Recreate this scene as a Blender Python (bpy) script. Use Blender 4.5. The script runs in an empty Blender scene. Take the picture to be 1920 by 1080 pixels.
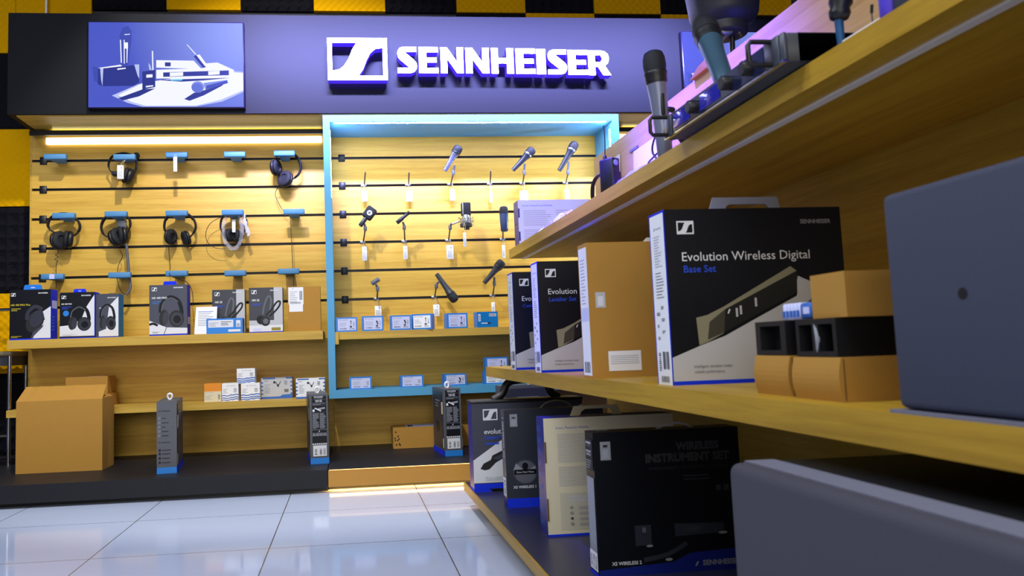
import bpy, bmesh, math, random
from mathutils import Matrix, Vector
random.seed(7)
C = bpy.context.scene.collection
PI = math.pi

# ------------------------------------------------------------------ camera
cd = bpy.data.cameras.new('camera')
cam = bpy.data.objects.new('camera', cd)
C.objects.link(cam)
bpy.context.scene.camera = cam
R = ((0.994526, 0.025063, -0.101442), (-0.098804, -0.090375, -0.990995), (-0.034005, 0.995592, -0.087403))
m = Matrix.Identity(4)
for i in range(3):
    for j in range(3):
        m[i][j] = R[i][j]
m.translation = (0, 0, 0.55953)
cam.matrix_world = m
cd.sensor_width = 36.0
cd.lens = 27.6612
cd.shift_x = 0.083930
cd.shift_y = -0.008584
cd.clip_start = 0.02
cd.dof.use_dof = True
cd.dof.focus_distance = 3.5
cd.dof.aperture_fstop = 9.0

# ------------------------------------------------------------------ view, world
vs = bpy.context.scene.view_settings
vs.view_transform = 'Standard'
vs.look = 'None'
vs.gamma = 1.0
vs.use_curve_mapping = False
vs.exposure = 0.0
wd = bpy.data.worlds.new('world')
bpy.context.scene.world = wd
wd.use_nodes = True
wd.node_tree.nodes['Background'].inputs[0].default_value = (0.36, 0.35, 0.40, 1)
wd.node_tree.nodes['Background'].inputs[1].default_value = 0.09


def lamp(name, kind, loc, target, energy, color, **kw):
    l = bpy.data.lights.new(name, kind)
    l.energy = energy
    l.color = color
    for k, v in kw.items():
        setattr(l, k, v)
    o = bpy.data.objects.new(name, l)
    C.objects.link(o)
    o.location = loc
    d = Vector(target) - Vector(loc)
    o.rotation_euler = d.to_track_quat('-Z', 'Y').to_euler()
    return o


# the shop's ceiling lighting: a track spot on the display wall, cool panel lights
# over the aisle and a violet spot; the fascia wash and front fill are added
lamp('track_spot', 'SPOT', (-0.50, 2.30, 2.86), (-0.12, 4.0, 0.85), 205, (1.0, 0.97, 0.86),
     spot_size=1.42, spot_blend=0.35, shadow_soft_size=0.035)
lamp('ceiling_panel_light', 'AREA', (-1.7, 1.3, 2.88), (-1.7, 1.3, 0), 60, (0.80, 0.87, 1.0),
     shape='RECTANGLE', size=1.2, size_y=0.6)
lamp('ceiling_panel_light', 'AREA', (-0.3, 0.2, 2.88), (-0.3, 0.2, 0), 42, (0.84, 0.90, 1.0),
     shape='RECTANGLE', size=1.2, size_y=0.6)
lamp('sign_glow_fill', 'AREA', (0.65, 2.70, 2.50), (0.65, 3.72, 1.95), 95, (0.36, 0.36, 1.0),  # unseen light added in place of the sign's violet glow and bloom
     shape='RECTANGLE', size=2.4, size_y=0.08, spread=0.75)
lamp('front_fill_light', 'AREA', (-0.4, -2.7, 1.7), (-0.4, 4.0, 0.9), 85, (1.0, 0.94, 0.84),  # added frontal fill behind the camera, no window there
     shape='RECTANGLE', size=3.0, size_y=1.8)
lamp('violet_spot', 'SPOT', (0.15, 2.25, 2.85), (0.93, 1.95, 1.12), 4200, (0.075, 0.04, 1.0),
     spot_size=0.62, spot_blend=0.9, shadow_soft_size=0.05)


# ------------------------------------------------------------------ materials
def lin(h):
    h = h.lstrip('#')
    r = []
    for i in (0, 2, 4):
        c = int(h[i:i + 2], 16) / 255
        r.append(c / 12.92 if c <= 0.04045 else ((c + 0.055) / 1.055) ** 2.4)
    return (*r, 1.0)


MAT = {}


def mat(name, col, rough=0.55, metal=0.0, spec=0.5, emit=None, es=0.0, noise=0.0, nscale=40.0, bump=0.0, alpha=1.0):
    mt = bpy.data.materials.new(name)
    mt.use_nodes = True
    nt = mt.node_tree
    b = nt.nodes['Principled BSDF']
    b.inputs['Base Color'].default_value = lin(col)
    b.inputs['Roughness'].default_value = rough
    b.inputs['Metallic'].default_value = metal
    b.inputs['Specular IOR Level'].default_value = spec
    b.inputs['Alpha'].default_value = alpha
    if emit:
        b.inputs['Emission Color'].default_value = lin(emit)
        b.inputs['Emission Strength'].default_value = es
    if noise or bump:
        tc = nt.nodes.new('ShaderNodeTexCoord')
        nz = nt.nodes.new('ShaderNodeTexNoise')
        nz.inputs['Scale'].default_value = nscale
        nz.inputs['Detail'].default_value = 4
        nt.links.new(tc.outputs['Object'], nz.inputs['Vector'])
        if noise:
            mx = nt.nodes.new('ShaderNodeMix')
            mx.data_type = 'RGBA'
            c = lin(col)
            mx.inputs[6].default_value = tuple(v * (1 - noise) for v in c[:3]) + (1,)
            mx.inputs[7].default_value = tuple(min(1, v * (1 + noise)) for v in c[:3]) + (1,)
            nt.links.new(nz.outputs['Fac'], mx.inputs[0])
            nt.links.new(mx.outputs[2], b.inputs['Base Color'])
        if bump:
            bp = nt.nodes.new('ShaderNodeBump')
            bp.inputs['Strength'].default_value = bump
            bp.inputs['Distance'].default_value = 0.002
            nt.links.new(nz.outputs['Fac'], bp.inputs['Height'])
            nt.links.new(bp.outputs['Normal'], b.inputs['Normal'])
    MAT[name] = mt
    return mt


def wood(name, c0, c1, stretch, rough=0.42, seed=0.0):
    mt = bpy.data.materials.new(name)
    mt.use_nodes = True
    nt = mt.node_tree
    b = nt.nodes['Principled BSDF']
    b.inputs['Roughness'].default_value = rough
    b.inputs['Specular IOR Level'].default_value = 0.35
    tc = nt.nodes.new('ShaderNodeTexCoord')
    mp = nt.nodes.new('ShaderNodeMapping')
    mp.inputs['Scale'].default_value = stretch
    mp.inputs['Location'].default_value = (seed, seed * 2, seed * 3)
    n1 = nt.nodes.new('ShaderNodeTexNoise')
    n1.inputs['Scale'].default_value = 3.0
    n1.inputs['Detail'].default_value = 6
    n1.inputs['Distortion'].default_value = 0.9
    n2 = nt.nodes.new('ShaderNodeTexNoise')
    n2.inputs['Scale'].default_value = 22.0
    n2.inputs['Detail'].default_value = 3
    ad = nt.nodes.new('ShaderNodeMath')
    ad.operation = 'MULTIPLY_ADD'
    ad.inputs[1].default_value = 0.45
    rp = nt.nodes.new('ShaderNodeValToRGB')
    rp.color_ramp.elements[0].position = 0.42
    rp.color_ramp.elements[0].color = lin(c0)
    rp.color_ramp.elements[1].position = 0.86
    rp.color_ramp.elements[1].color = lin(c1)
    L = nt.links.new
    L(tc.outputs['Object'], mp.inputs[0])
    L(mp.outputs[0], n1.inputs['Vector'])
    L(mp.outputs[0], n2.inputs['Vector'])
    L(n2.outputs['Fac'], ad.inputs[0])
    L(n1.outputs['Fac'], ad.inputs[2])
    L(ad.outputs[0], rp.inputs[0])
    L(rp.outputs[0], b.inputs['Base Color'])
    MAT[name] = mt
    return mt


wood('oak', '#BC8C2E', '#D6AD48', (0.6, 6, 14))
wood('oak_violet_lit', '#A88450', '#C29E68', (12, 0.6, 14), seed=8)  # back panel top coloured paler to carry the violet light as lilac
wood('oak_y', '#95711A', '#B58F2C', (12, 0.6, 14), seed=3.3)
wood('oak_soffit', '#B08A34', '#C8A448', (0.6, 6, 14), seed=5)
mat('yellow_foam', '#D9A200', 0.95, spec=0.1)
mat('black_foam', '#15151C', 0.95, spec=0.1)
mat('header_black', '#15161C', 0.6, spec=0.12, noise=0.06, nscale=60)
mat('plinth_black', '#19191E', 0.5, spec=0.3, noise=0.1, nscale=20)
mat('plinth_bronze', '#B5832F', 0.4, noise=0.1, nscale=8)
mat('slot_black', '#141318', 0.45)
mat('niche_blue', '#4D9CC9', 0.5)
mat('hanger_blue', '#4A86B8', 0.55, noise=0.05)
mat('wall_paint', '#3A3944', 0.9)
mat('ceiling_paint', '#3C3C44', 0.9)
mat('black', '#101116', 0.45)
mat('soft_black', '#17181D', 0.75)
mat('dark_grey', '#2C2E36', 0.5)
mat('mid_grey', '#5A5D66', 0.5)
mat('print_black', '#0A0D16', 0.4, spec=0.3)
mat('pack_grey', '#1B1C20', 0.5)
mat('print_slate', '#2B2F3B', 0.4)
mat('print_slate2', '#3E4250', 0.4)
mat('print_grey', '#50535A', 0.45)
mat('print_light', '#B9BABF', 0.45)
mat('print_pale', '#D9DADF', 0.45)
mat('white', '#ECECF0', 0.5)
mat('paper', '#E9EAEF', 0.7)
mat('ink', '#4A4E5C', 0.6)
mat('ink_pale', '#9A9EAB', 0.6)
mat('ink_black', '#15151A', 0.6)
mat('royal_blue', '#0E30D8', 0.6, spec=0.2)
mat('deep_blue', '#0C1F7C', 0.4)
mat('sky_blue', '#1F7CD2', 0.4)
mat('teal_blue', '#0874B8', 0.6, spec=0.2)
mat('label_lilac', '#C8CDF0', 0.5)
mat('yellow_ink', '#C9B52A', 0.5)
mat('olive', '#8A7F1E', 0.5)
mat('blue_ink', '#1C46C8', 0.5)
mat('text_white', '#DADCE2', 0.5)
mat('text_dim', '#34363C', 0.5)
mat('text_grey', '#8C9099', 0.5)
mat('kraft', '#AE7F30', 0.8, noise=0.05, nscale=25)
mat('kraft_dark', '#5E431F', 0.8)
mat('orange_card', '#E08A1E', 0.6)
mat('chrome', '#C9CBD0', 0.18, metal=1.0)
mat('steel', '#8C8F96', 0.3, metal=0.9)
mat('mic_metal', '#3B3F4A', 0.32, metal=0.6)
mat('mic_grey', '#70758C', 0.35, metal=0.2)
mat('mic_blue', '#34466E', 0.45, metal=0.2)
mat('mic_silver', '#8E94B4', 0.25, metal=0.8)
mat('mic_teal', '#46647A', 0.3, metal=0.4)
mat('grille', '#1B1D24', 0.6, metal=0.3, bump=0.6, nscale=900)
mat('nickel', '#B9BFB6', 0.35, metal=0.7)
mat('gold_print', '#86826A', 0.5)
mat('gold_dark', '#3B392F', 0.5)
mat('device_face', '#14181A', 0.4)
mat('deck_navy', '#24243A', 0.35)
mat('speaker_skin', '#363B4E', 0.75, bump=0.25, nscale=700)
mat('speaker_skin2', '#3A3A46', 0.8, bump=0.25, nscale=500)
mat('felt', '#6A6B7C', 0.95, bump=0.5, nscale=400)
mat('alu', '#D4D0C8', 0.4, metal=0.0)
mat('cap_violet_lit', '#5A45D8', 0.5)
mat('pendant_grey', '#27282C', 0.5)
mat('cream', '#D6CDB0', 0.6)
mat('cream_print', '#C4BEA8', 0.6)
mat('rack_face', '#1C1F3C', 0.15)
mat('rack_glass', '#14163A', 0.1, emit='#2A2AB4', es=0.55)
mat('brown_seat', '#6B5A3E', 0.5)
mat('twine', '#D8CFA8', 0.8)
mat('wave_blue', '#2D63B8', 0.5)
mat('stick_blue', '#16507E', 0.5)
mat('strip_warm', '#FFF3C8', 0.5, emit='#FFF6D8', es=3.6)
mat('strip_cool', '#FFFFFF', 0.5, emit='#D6E2FF', es=120)
mat('strip_amber', '#FFD890', 0.5, emit='#FFC060', es=45)
mat('strip_edge', '#FFD890', 0.5, emit='#FFC878', es=3)
mat('soffit_fill', '#FFF3C8', 0.5, emit='#FFF6B8', es=9)
mat('sign_back', '#FFFFFF', 0.5, emit='#5A40FF', es=9)
mat('sign_face', '#FFFFFF', 0.5, emit='#F2EEFF', es=1.6)
mat('sign_side', '#3A22A8', 0.4, emit='#4A2CE0', es=0.8)
mat('screen_frame', '#1A1430', 0.3)


def screen_mat(name, ca, cb):
    mt = bpy.data.materials.new(name)
    mt.use_nodes = True
    nt = mt.node_tree
    b = nt.nodes['Principled BSDF']
    b.inputs['Base Color'].default_value = (0.01, 0.01, 0.02, 1)
    b.inputs['Roughness'].default_value = 0.6
    b.inputs['Specular IOR Level'].default_value = 0.0
    b.inputs['Emission Color'].default_value = lin(ca)
    b.inputs['Emission Strength'].default_value = 1.0
    MAT[name] = mt


screen_mat('scr_blue', '#4C5CC6', None)
_n = MAT['scr_blue'].node_tree
_t = _n.nodes.new('ShaderNodeTexCoord')
_m = _n.nodes.new('ShaderNodeMapping')
_m.inputs['Location'].default_value = (-.36, 0, -.42)
_m.inputs['Scale'].default_value = (1.8, 0, 1.8)
_m.vector_type = 'TEXTURE'
_m.inputs['Location'].default_value = (.40, 0, .40)
_m.inputs['Scale'].default_value = (.60, 1, .60)
_g = _n.nodes.new('ShaderNodeTexGradient')
_g.gradient_type = 'SPHERICAL'
_r = _n.nodes.new('ShaderNodeValToRGB')
_r.color_ramp.elements[0].color = lin('#4756C4')
_r.color_ramp.elements[1].color = lin('#98AAEA')
_n.links.new(_t.outputs['Object'], _m.inputs[0])
_n.links.new(_m.outputs[0], _g.inputs[0])
_n.links.new(_g.outputs['Fac'], _r.inputs[0])
_n.links.new(_r.outputs[0], _n.nodes['Principled BSDF'].inputs['Emission Color'])
screen_mat('scr_blue2', '#5F71CE', None)
screen_mat('scr_blue3', '#7F90DA', None)
screen_mat('scr_dark', '#3A49AE', None)
screen_mat('scr_navy', '#222F86', None)
screen_mat('scr_white', '#F4F6FF', None)
screen_mat('scr_pale', '#B9C4F0', None)
screen_mat('scr_cyan', '#6FD0F0', None)


def film_mat(name, col, mixv):
    mt = bpy.data.materials.new(name)
    mt.use_nodes = True
    nt = mt.node_tree
    b = nt.nodes['Principled BSDF']
    b.inputs['Base Color'].default_value = lin(col)
    b.inputs['Roughness'].default_value = 0.15
    tr = nt.nodes.new('ShaderNodeBsdfTransparent')
    mx = nt.nodes.new('ShaderNodeMixShader')
    mx.inputs[0].default_value = mixv
    nt.links.new(tr.outputs[0], mx.inputs[1])
    nt.links.new(b.outputs[0], mx.inputs[2])
    nt.links.new(mx.outputs[0], nt.nodes['Material Output'].inputs[0])
    MAT[name] = mt


film_mat('clear_film', '#D4D6E8', 0.20)
film_mat('foggy_film', '#DDDFFF', 0.62)


def floor_mat():
    mt = bpy.data.materials.new('floor_tiles')
    mt.use_nodes = True
    nt = mt.node_tree
    b = nt.nodes['Principled BSDF']
    b.inputs['Roughness'].default_value = 0.07
    b.inputs['Specular IOR Level'].default_value = 0.5
    tc = nt.nodes.new('ShaderNodeTexCoord')
    sp = nt.nodes.new('ShaderNodeSeparateXYZ')
    L = nt.links.new
    L(tc.outputs['Object'], sp.inputs[0])

    def mth(op, a, bb):
        n = nt.nodes.new('ShaderNodeMath')
        n.operation = op
        for i, v in enumerate((a, bb)):
            if hasattr(v, 'links'):
                L(v, n.inputs[i])
            elif v is not None:
                n.inputs[i].default_value = v
        return n.outputs[0]

    d = []
    for ax, off in ((0, 0.239), (1, -2.864)):
        s = mth('ADD', sp.outputs[ax], off + 100.0)
        s = mth('MODULO', s, 0.5)
        s = mth('SUBTRACT', s, 0.25)
        s = mth('ABSOLUTE', s, None)
        d.append(mth('GREATER_THAN', s, 0.2484))
    g = mth('MAXIMUM', d[0], d[1])
    nz = nt.nodes.new('ShaderNodeTexNoise')
    nz.inputs['Scale'].default_value = 2.2
    nz.inputs['Detail'].default_value = 5
    L(tc.outputs['Object'], nz.inputs['Vector'])
    mx = nt.nodes.new('ShaderNodeMix')
    mx.data_type = 'RGBA'
    mx.inputs[6].default_value = lin('#BDC9E6')
    mx.inputs[7].default_value = lin('#CBD6F0')
    L(nz.outputs['Fac'], mx.inputs[0])
    m2 = nt.nodes.new('ShaderNodeMix')
    m2.data_type = 'RGBA'
    m2.inputs[7].default_value = lin('#5B5145')
    L(g, m2.inputs[0])
    L(mx.outputs[2], m2.inputs[6])
    L(m2.outputs[2], b.inputs['Base Color'])
    MAT['floor_tiles'] = mt


floor_mat()


# ------------------------------------------------------------------ mesh builder
TXT = {}


def text_geo(s, bold=0.0):
    key = (s, bold)
    if key in TXT:
        return TXT[key]
    cu = bpy.data.curves.new('t', 'FONT')
    cu.body = s
    cu.size = 1.0
    cu.resolution_u = 2
    cu.offset = bold
    ob = bpy.data.objects.new('t', cu)
    C.objects.link(ob)
    dg = bpy.context.evaluated_depsgraph_get()
    me = bpy.data.meshes.new_from_object(ob.evaluated_get(dg))
    vs_ = [tuple(v.co) for v in me.vertices]
    fs = [tuple(p.vertices) for p in me.polygons]
    bpy.data.objects.remove(ob)
    bpy.data.curves.remove(cu)
    bpy.data.meshes.remove(me)
    x0 = min(v[0] for v in vs_)
    x1 = max(v[0] for v in vs_)
    TXT[key] = (vs_, fs, x0, x1)
    return TXT[key]


class MB:
    def __init__(self):
        self.v, self.f, self.mi, self.sm, self.ms = [], [], [], [], []
        self.T = Matrix.Identity(4)

    def mid(self, name):
        if name not in self.ms:
            self.ms.append(name)
        return self.ms.index(name)

    def add(self, vs_, fs, mt, smooth=False):
        o = len(self.v)
        self.v += [tuple(self.T @ Vector(q)) for q in vs_]
        k = self.mid(mt)
        for f in fs:
            self.f.append(tuple(i + o for i in f))
            self.mi.append(k)
            self.sm.append(smooth)

    def poly(self, pts, mt):
        self.add(pts, [tuple(range(len(pts)))], mt)

    def box(self, x0, x1, y0, y1, z0, z1, mt):
        v = [(x, y, z) for x in (x0, x1) for y in (y0, y1) for z in (z0, z1)]
        self.add(v, [(0, 1, 3, 2), (4, 6, 7, 5), (0, 4, 5, 1), (2, 3, 7, 6), (0, 2, 6, 4), (1, 5, 7, 3)], mt)

    def rbox(self, x0, x1, y0, y1, z0, z1, mt, r=0.004, seg=2):
        bm = bmesh.new()
        bmesh.ops.create_cube(bm, size=1.0)
        for q in bm.verts:
            q.co = Vector(((x0 + x1) / 2 + q.co.x * (x1 - x0), (y0 + y1) / 2 + q.co.y * (y1 - y0), (z0 + z1) / 2 + q.co.z * (z1 - z0)))
        bmesh.ops.bevel(bm, geom=bm.edges[:], offset=r, segments=seg, affect='EDGES', profile=0.5)
        bm.verts.index_update()
        self.add([tuple(q.co) for q in bm.verts], [tuple(q.index for q in f.verts) for f in bm.faces], mt, True)
        bm.free()

    def prism(self, pts, y0, y1, mt, mside=None, caps=True, back=None):
        n = len(pts)
        v = [(x, y0, z) for x, z in pts] + [(x, y1, z) for x, z in pts]
        if caps:
            self.add(v[:n], [tuple(range(n))], mt)
            self.add(v[n:], [tuple(range(n - 1, -1, -1))], back or mt)
        self.add(v, [(i, i + n, (i + 1) % n + n, (i + 1) % n) for i in range(n)], mside or mt)

    def tube(self, path, r, mt, n=8, flat=1.0, closed=False, up=(0, 1, 0)):
        P = [Vector(q) for q in path]
        rs = r if isinstance(r, (list, tuple)) else [r] * len(P)
        vs_, fs = [], []
        N = len(P)
        prev = None
        for i, q in enumerate(P):
            if closed:
                t = P[(i + 1) % N] - P[i - 1]
            else:
                t = P[min(i + 1, N - 1)] - P[max(i - 1, 0)]
            if t.length < 1e-9:
                t = Vector((0, 0, 1))
            t.normalize()
            a = Vector(up) if prev is None else prev
            a = a - t * a.dot(t)
            if a.length < 1e-4:
                a = Vector((1, 0, 0)) - t * t.x
            a.normalize()
            prev = a
            b = t.cross(a)
            for k in range(n):
                w = 2 * PI * k / n
                vs_.append(tuple(q + a * (math.cos(w) * rs[i] * flat) + b * (math.sin(w) * rs[i])))
        for i in range(N if closed else N - 1):
            j = (i + 1) % N
            for k in range(n):
                l = (k + 1) % n
                fs.append((i * n + k, i * n + l, j * n + l, j * n + k))
        if not closed:
            fs.append(tuple(range(n - 1, -1, -1)))
            fs.append(tuple((N - 1) * n + k for k in range(n)))
        self.add(vs_, fs, mt, True)

    def lathe(self, prof, org, axis, mt, n=20):
        """prof: (radius, distance along axis) pairs"""
        a = Vector(axis).normalized()
        t = Vector((0, 0, 1)) if abs(a.z) < 0.9 else Vector((1, 0, 0))
        u = a.cross(t).normalized()
        w = a.cross(u)
        o = Vector(org)
        vs_, fs = [], []
        for r, h in prof:
            for k in range(n):
                g = 2 * PI * k / n
                vs_.append(tuple(o + a * h + u * (r * math.cos(g)) + w * (r * math.sin(g))))
        for i in range(len(prof) - 1):
            for k in range(n):
                l = (k + 1) % n
                fs.append((i * n + k, i * n + l, (i + 1) * n + l, (i + 1) * n + k))
        fs.append(tuple(range(n - 1, -1, -1)))
        fs.append(tuple((len(prof) - 1) * n + k for k in range(n)))
        self.add(vs_, fs, mt, True)

    def text(self, s, org, ux, uz, width, mt, bold=0.0, align=0.0, height=None):
        vs_, fs, x0, x1 = text_geo(s, bold)
        sc = width / max(1e-6, x1 - x0)
        sh = sc if height is None else height / 0.73
        o, a, b = Vector(org), Vector(ux).normalized(), Vector(uz).normalized()
        self.add([tuple(o + a * ((v[0] - x0) * sc - align * width) + b * (v[1] * sh)) for v in vs_], fs, mt)

    def build(self, name, parent=None, shift=False):
        vs_ = self.v
        if shift and parent is not None:
            l = parent.location
            vs_ = [(a - l.x, b - l.y, c - l.z) for a, b, c in vs_]
        me = bpy.data.meshes.new(name)
        me.from_pydata(vs_, [], self.f)
        for q in self.ms:
            me.materials.append(MAT[q])
        me.polygons.foreach_set('material_index', self.mi)
        me.polygons.foreach_set('use_smooth', self.sm)
        bm = bmesh.new()
        bm.from_mesh(me)
        bmesh.ops.recalc_face_normals(bm, faces=bm.faces[:])
        for e in bm.edges:
            if len(e.link_faces) == 2 and e.calc_face_angle(0) > 0.9:
                e.smooth = False
        bm.to_mesh(me)
        bm.free()
        o = bpy.data.objects.new(name, me)
        C.objects.link(o)
        if parent is not None:
            o.parent = parent
        return o


def tag(o, label, cat, group=None, kind=None):
    o['label'] = label
    o['category'] = cat
    if group:
        o['group'] = group
    if kind:
        o['kind'] = kind
    return o


def thing(name, label, cat, loc=(0, 0, 0), rz=0.0, group=None):
    o = bpy.data.objects.new(name, None)
    o.empty_display_size = 0.05
    C.objects.link(o)
    o.location = loc
    o.rotation_euler = (0, 0, rz)
    return tag(o, label, cat, group)


def struct(o, label, cat):
    return tag(o, label, cat, kind='structure')


def smooth_path(pts, k=6):
    """Catmull-Rom through the points"""
    P = [Vector(q) for q in pts]
    P = [P[0] * 2 - P[1]] + P + [P[-1] * 2 - P[-2]]
    out = []
    for i in range(1, len(P) - 2):
        a, b, c, d = P[i - 1:i + 3]
        for s in range(k):
            t = s / k
            out.append(0.5 * ((2 * b) + (c - a) * t + (2 * a - 5 * b + 4 * c - d) * t * t + (3 * b - a - 3 * c + d) * t ** 3))
    out.append(P[-2])
    return out


# emblem: a framed square with an S-shaped band (fractions of its width and height)
CUT_L = [(.076, .886), (.485, .886), (.41, .717), (.35, .506), (.27, .338), (.197, .253), (.076, .224)]
CUT_R = [(.924, .76), (.80, .738), (.712, .633), (.65, .464), (.59, .253), (.515, .105), (.924, .105)]


class Carton:
    """a printed box; local origin at the centre of its base, front towards -y"""

    def __init__(self, W, D, H, side, front=None, top=None, right=None, left=None):
        self.W, self.D, self.H = W, D, H
        self.b = MB()
        self.k = 0
        b = self.b
        x, y = W / 2, D / 2
        P = lambda sx, sy, z: (sx * x, sy * y, z)
        b.poly([P(-1, -1, 0), P(1, -1, 0), P(1, -1, H), P(-1, -1, H)], front or side)
        b.poly([P(1, 1, 0), P(-1, 1, 0), P(-1, 1, H), P(1, 1, H)], side)
        b.poly([P(1, -1, 0), P(1, 1, 0), P(1, 1, H), P(1, -1, H)], right or side)
        b.poly([P(-1, 1, 0), P(-1, -1, 0), P(-1, -1, H), P(-1, 1, H)], left or side)
        b.poly([P(-1, -1, H), P(1, -1, H), P(1, 1, H), P(-1, 1, H)], top or side)
        b.poly([P(-1, 1, 0), P(1, 1, 0), P(1, -1, 0), P(-1, -1, 0)], side)

    def pt(self, f, u, v, e=0.00006):
        W, D, H = self.W, self.D, self.H
        e = e * self.k
        if f == 'front':
            return (-W / 2 + u * W, -D / 2 - e, v * H)
        if f == 'right':
            return (W / 2 + e, -D / 2 + u * D, v * H)
        if f == 'left':
            return (-W / 2 - e, D / 2 - u * D, v * H)
        return (-W / 2 + u * W, -D / 2 + v * D, H + e)

    def poly(self, f, pts, m):
        self.k += 1
        self.b.poly([self.pt(f, u, v) for u, v in pts], m)
        return self

    def rect(self, f, u0, v0, u1, v1, m):
        return self.poly(f, [(u0, v0), (u1, v0), (u1, v1), (u0, v1)], m)

    def ell(self, f, cu, cv, ru, rv, m, rot=0.0, n=22):
        c, s = math.cos(rot), math.sin(rot)
        wid = self.W if f in ('front', 'top') else self.D
        a, b2 = ru * wid, rv * self.H
        pts = []
        for i in range(n):
            t = 2 * PI * i / n
            x, y = a * math.cos(t), b2 * math.sin(t)
            pts.append((cu + (x * c - y * s) / wid, cv + (x * s + y * c) / self.H))
        return self.poly(f, pts, m)

    def band(self, f, pts, w, m, k=5):
        """a ribbon of width w (fraction of the face width) along a smooth path"""
        wid = self.W if f in ('front', 'top') else self.D
        P = smooth_path([(u * wid, v * self.H, 0) for u, v in pts], k)
        self.k += 1
        L_, R_ = [], []
        for i, q in enumerate(P):
            t = P[min(i + 1, len(P) - 1)] - P[max(i - 1, 0)]
            t.normalize()
            nrm = Vector((-t.y, t.x, 0)) * (w * wid / 2)
            L_.append(((q + nrm).x / wid, (q + nrm).y / self.H))
            R_.append(((q - nrm).x / wid, (q - nrm).y / self.H))
        vs_ = [self.pt(f, *q) for q in L_ + R_]
        n = len(P)
        self.b.add(vs_, [(i, i + 1, n + i + 1, n + i) for i in range(n - 1)], m)
        return self

    def axes(self, f):
        return {'front': ((1, 0, 0), (0, 0, 1)), 'right': ((0, 1, 0), (0, 0, 1)), 'left': ((0, -1, 0), (0, 0, 1)), 'top': ((1, 0, 0), (0, 1, 0))}[f]

    def text(self, f, s, u, v, w, m, bold=0.0, h=None, align=0.0):
        self.k += 1
        wid = self.W if f in ('front', 'top') else self.D
        a, b2 = self.axes(f)
        self.b.text(s, self.pt(f, u, v), a, b2, w * wid, m, bold, align, h)
        return self

    def vtext(self, f, s, u, v, w, m, bold=0.0):
        """text running upwards"""
        self.k += 1
        a, b2 = self.axes(f)
        self.b.text(s, self.pt(f, u, v), b2, tuple(-q for q in a), w * self.H, m, bold)
        return self

    def logo(self, f, u, v, w, fg='text_white', bg='print_black'):
        wid = self.W if f in ('front', 'top') else self.D
        h = w * wid / 1.33 / self.H
        self.rect(f, u, v, u + w, v + h, fg)
        self.poly(f, [(u + a * w, v + b2 * h) for a, b2 in CUT_L], bg)
        self.k -= 1
        return self.poly(f, [(u + a * w, v + b2 * h) for a, b2 in CUT_R], bg)

    def slash(self, f, u, v, w, h, m):
        """the small slanted mark used on plain labels"""
        return self.poly(f, [(u, v), (u + w * .45, v), (u + w, v + h), (u + w * .55, v + h)], m)

    def lines(self, f, u0, v0, u1, v1, n, m, fill=0.4, seed=1, ragged=0.5):
        rnd = random.Random(seed)
        self.k += 1
        st = (v1 - v0) / n
        for i in range(n):
            v = v1 - (i + 1) * st
            e = u0 + (u1 - u0) * (1 - ragged * rnd.random() ** 2)
            self.b.poly([self.pt(f, *q) for q in ((u0, v), (e, v), (e, v + st * fill), (u0, v + st * fill))], m)
        return self

    def bars(self, f, u0, v0, u1, v1, n, m, seed=2):
        rnd = random.Random(seed)
        self.k += 1
        st = (u1 - u0) / n
        for i in range(n):
            u = u0 + i * st
            w = st * (0.3 + 0.45 * rnd.random())
            self.b.poly([self.pt(f, *q) for q in ((u, v0), (u + w, v0), (u + w, v1), (u, v1))], m)
        return self

    def hbars(self, f, u0, v0, u1, v1, n, m, seed=3):
        rnd = random.Random(seed)
        self.k += 1
        st = (v1 - v0) / n
        for i in range(n):
            v = v0 + i * st
            w = st * (0.3 + 0.45 * rnd.random())
            self.b.poly([self.pt(f, *q) for q in ((u0, v), (u1, v), (u1, v + w), (u0, v + w))], m)
        return self

    def place(self, name, label, cat, loc, rz=0.0, group=None, parent=None):
        o = self.b.build(name, parent)
        o.location = loc
        o.rotation_euler = (0, 0, rz)
        if parent is None:
            tag(o, label, cat, group)
        return o


# ------------------------------------------------------------------ room shell
def slab(name, x0, x1, y0, y1, z0, z1, mt, label, cat):
    b = MB()
    b.box(x0, x1, y0, y1, z0, z1, mt)
    return struct(b.build(name), label, cat)


slab('floor', -4, 3.4, -3, 4.3, -0.1, 0, 'floor_tiles', 'glossy white floor tiles with thin dark joints', 'floor')
slab('ceiling', -4, 3.4, -3, 4.3, 3.0, 3.1, 'ceiling_paint', 'dark ceiling above the shop', 'ceiling')
slab('wall_back', -4, 3.4, 4.15, 4.3, 0, 3.0, 'wall_paint', 'dark back wall behind the foam tiles and display', 'wall')
slab('wall_left', -4.1, -4, -3, 4.3, 0, 3.0, 'wall_paint', 'dark left wall of the shop', 'wall')
slab('wall_right', 3.4, 3.5, -3, 4.3, 0, 3.0, 'wall_paint', 'dark right wall of the shop', 'wall')
slab('wall_front', -4, 3.4, -3.1, -3, 0, 3.0, 'wall_paint', 'dark front wall behind the viewer', 'wall')


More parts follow.
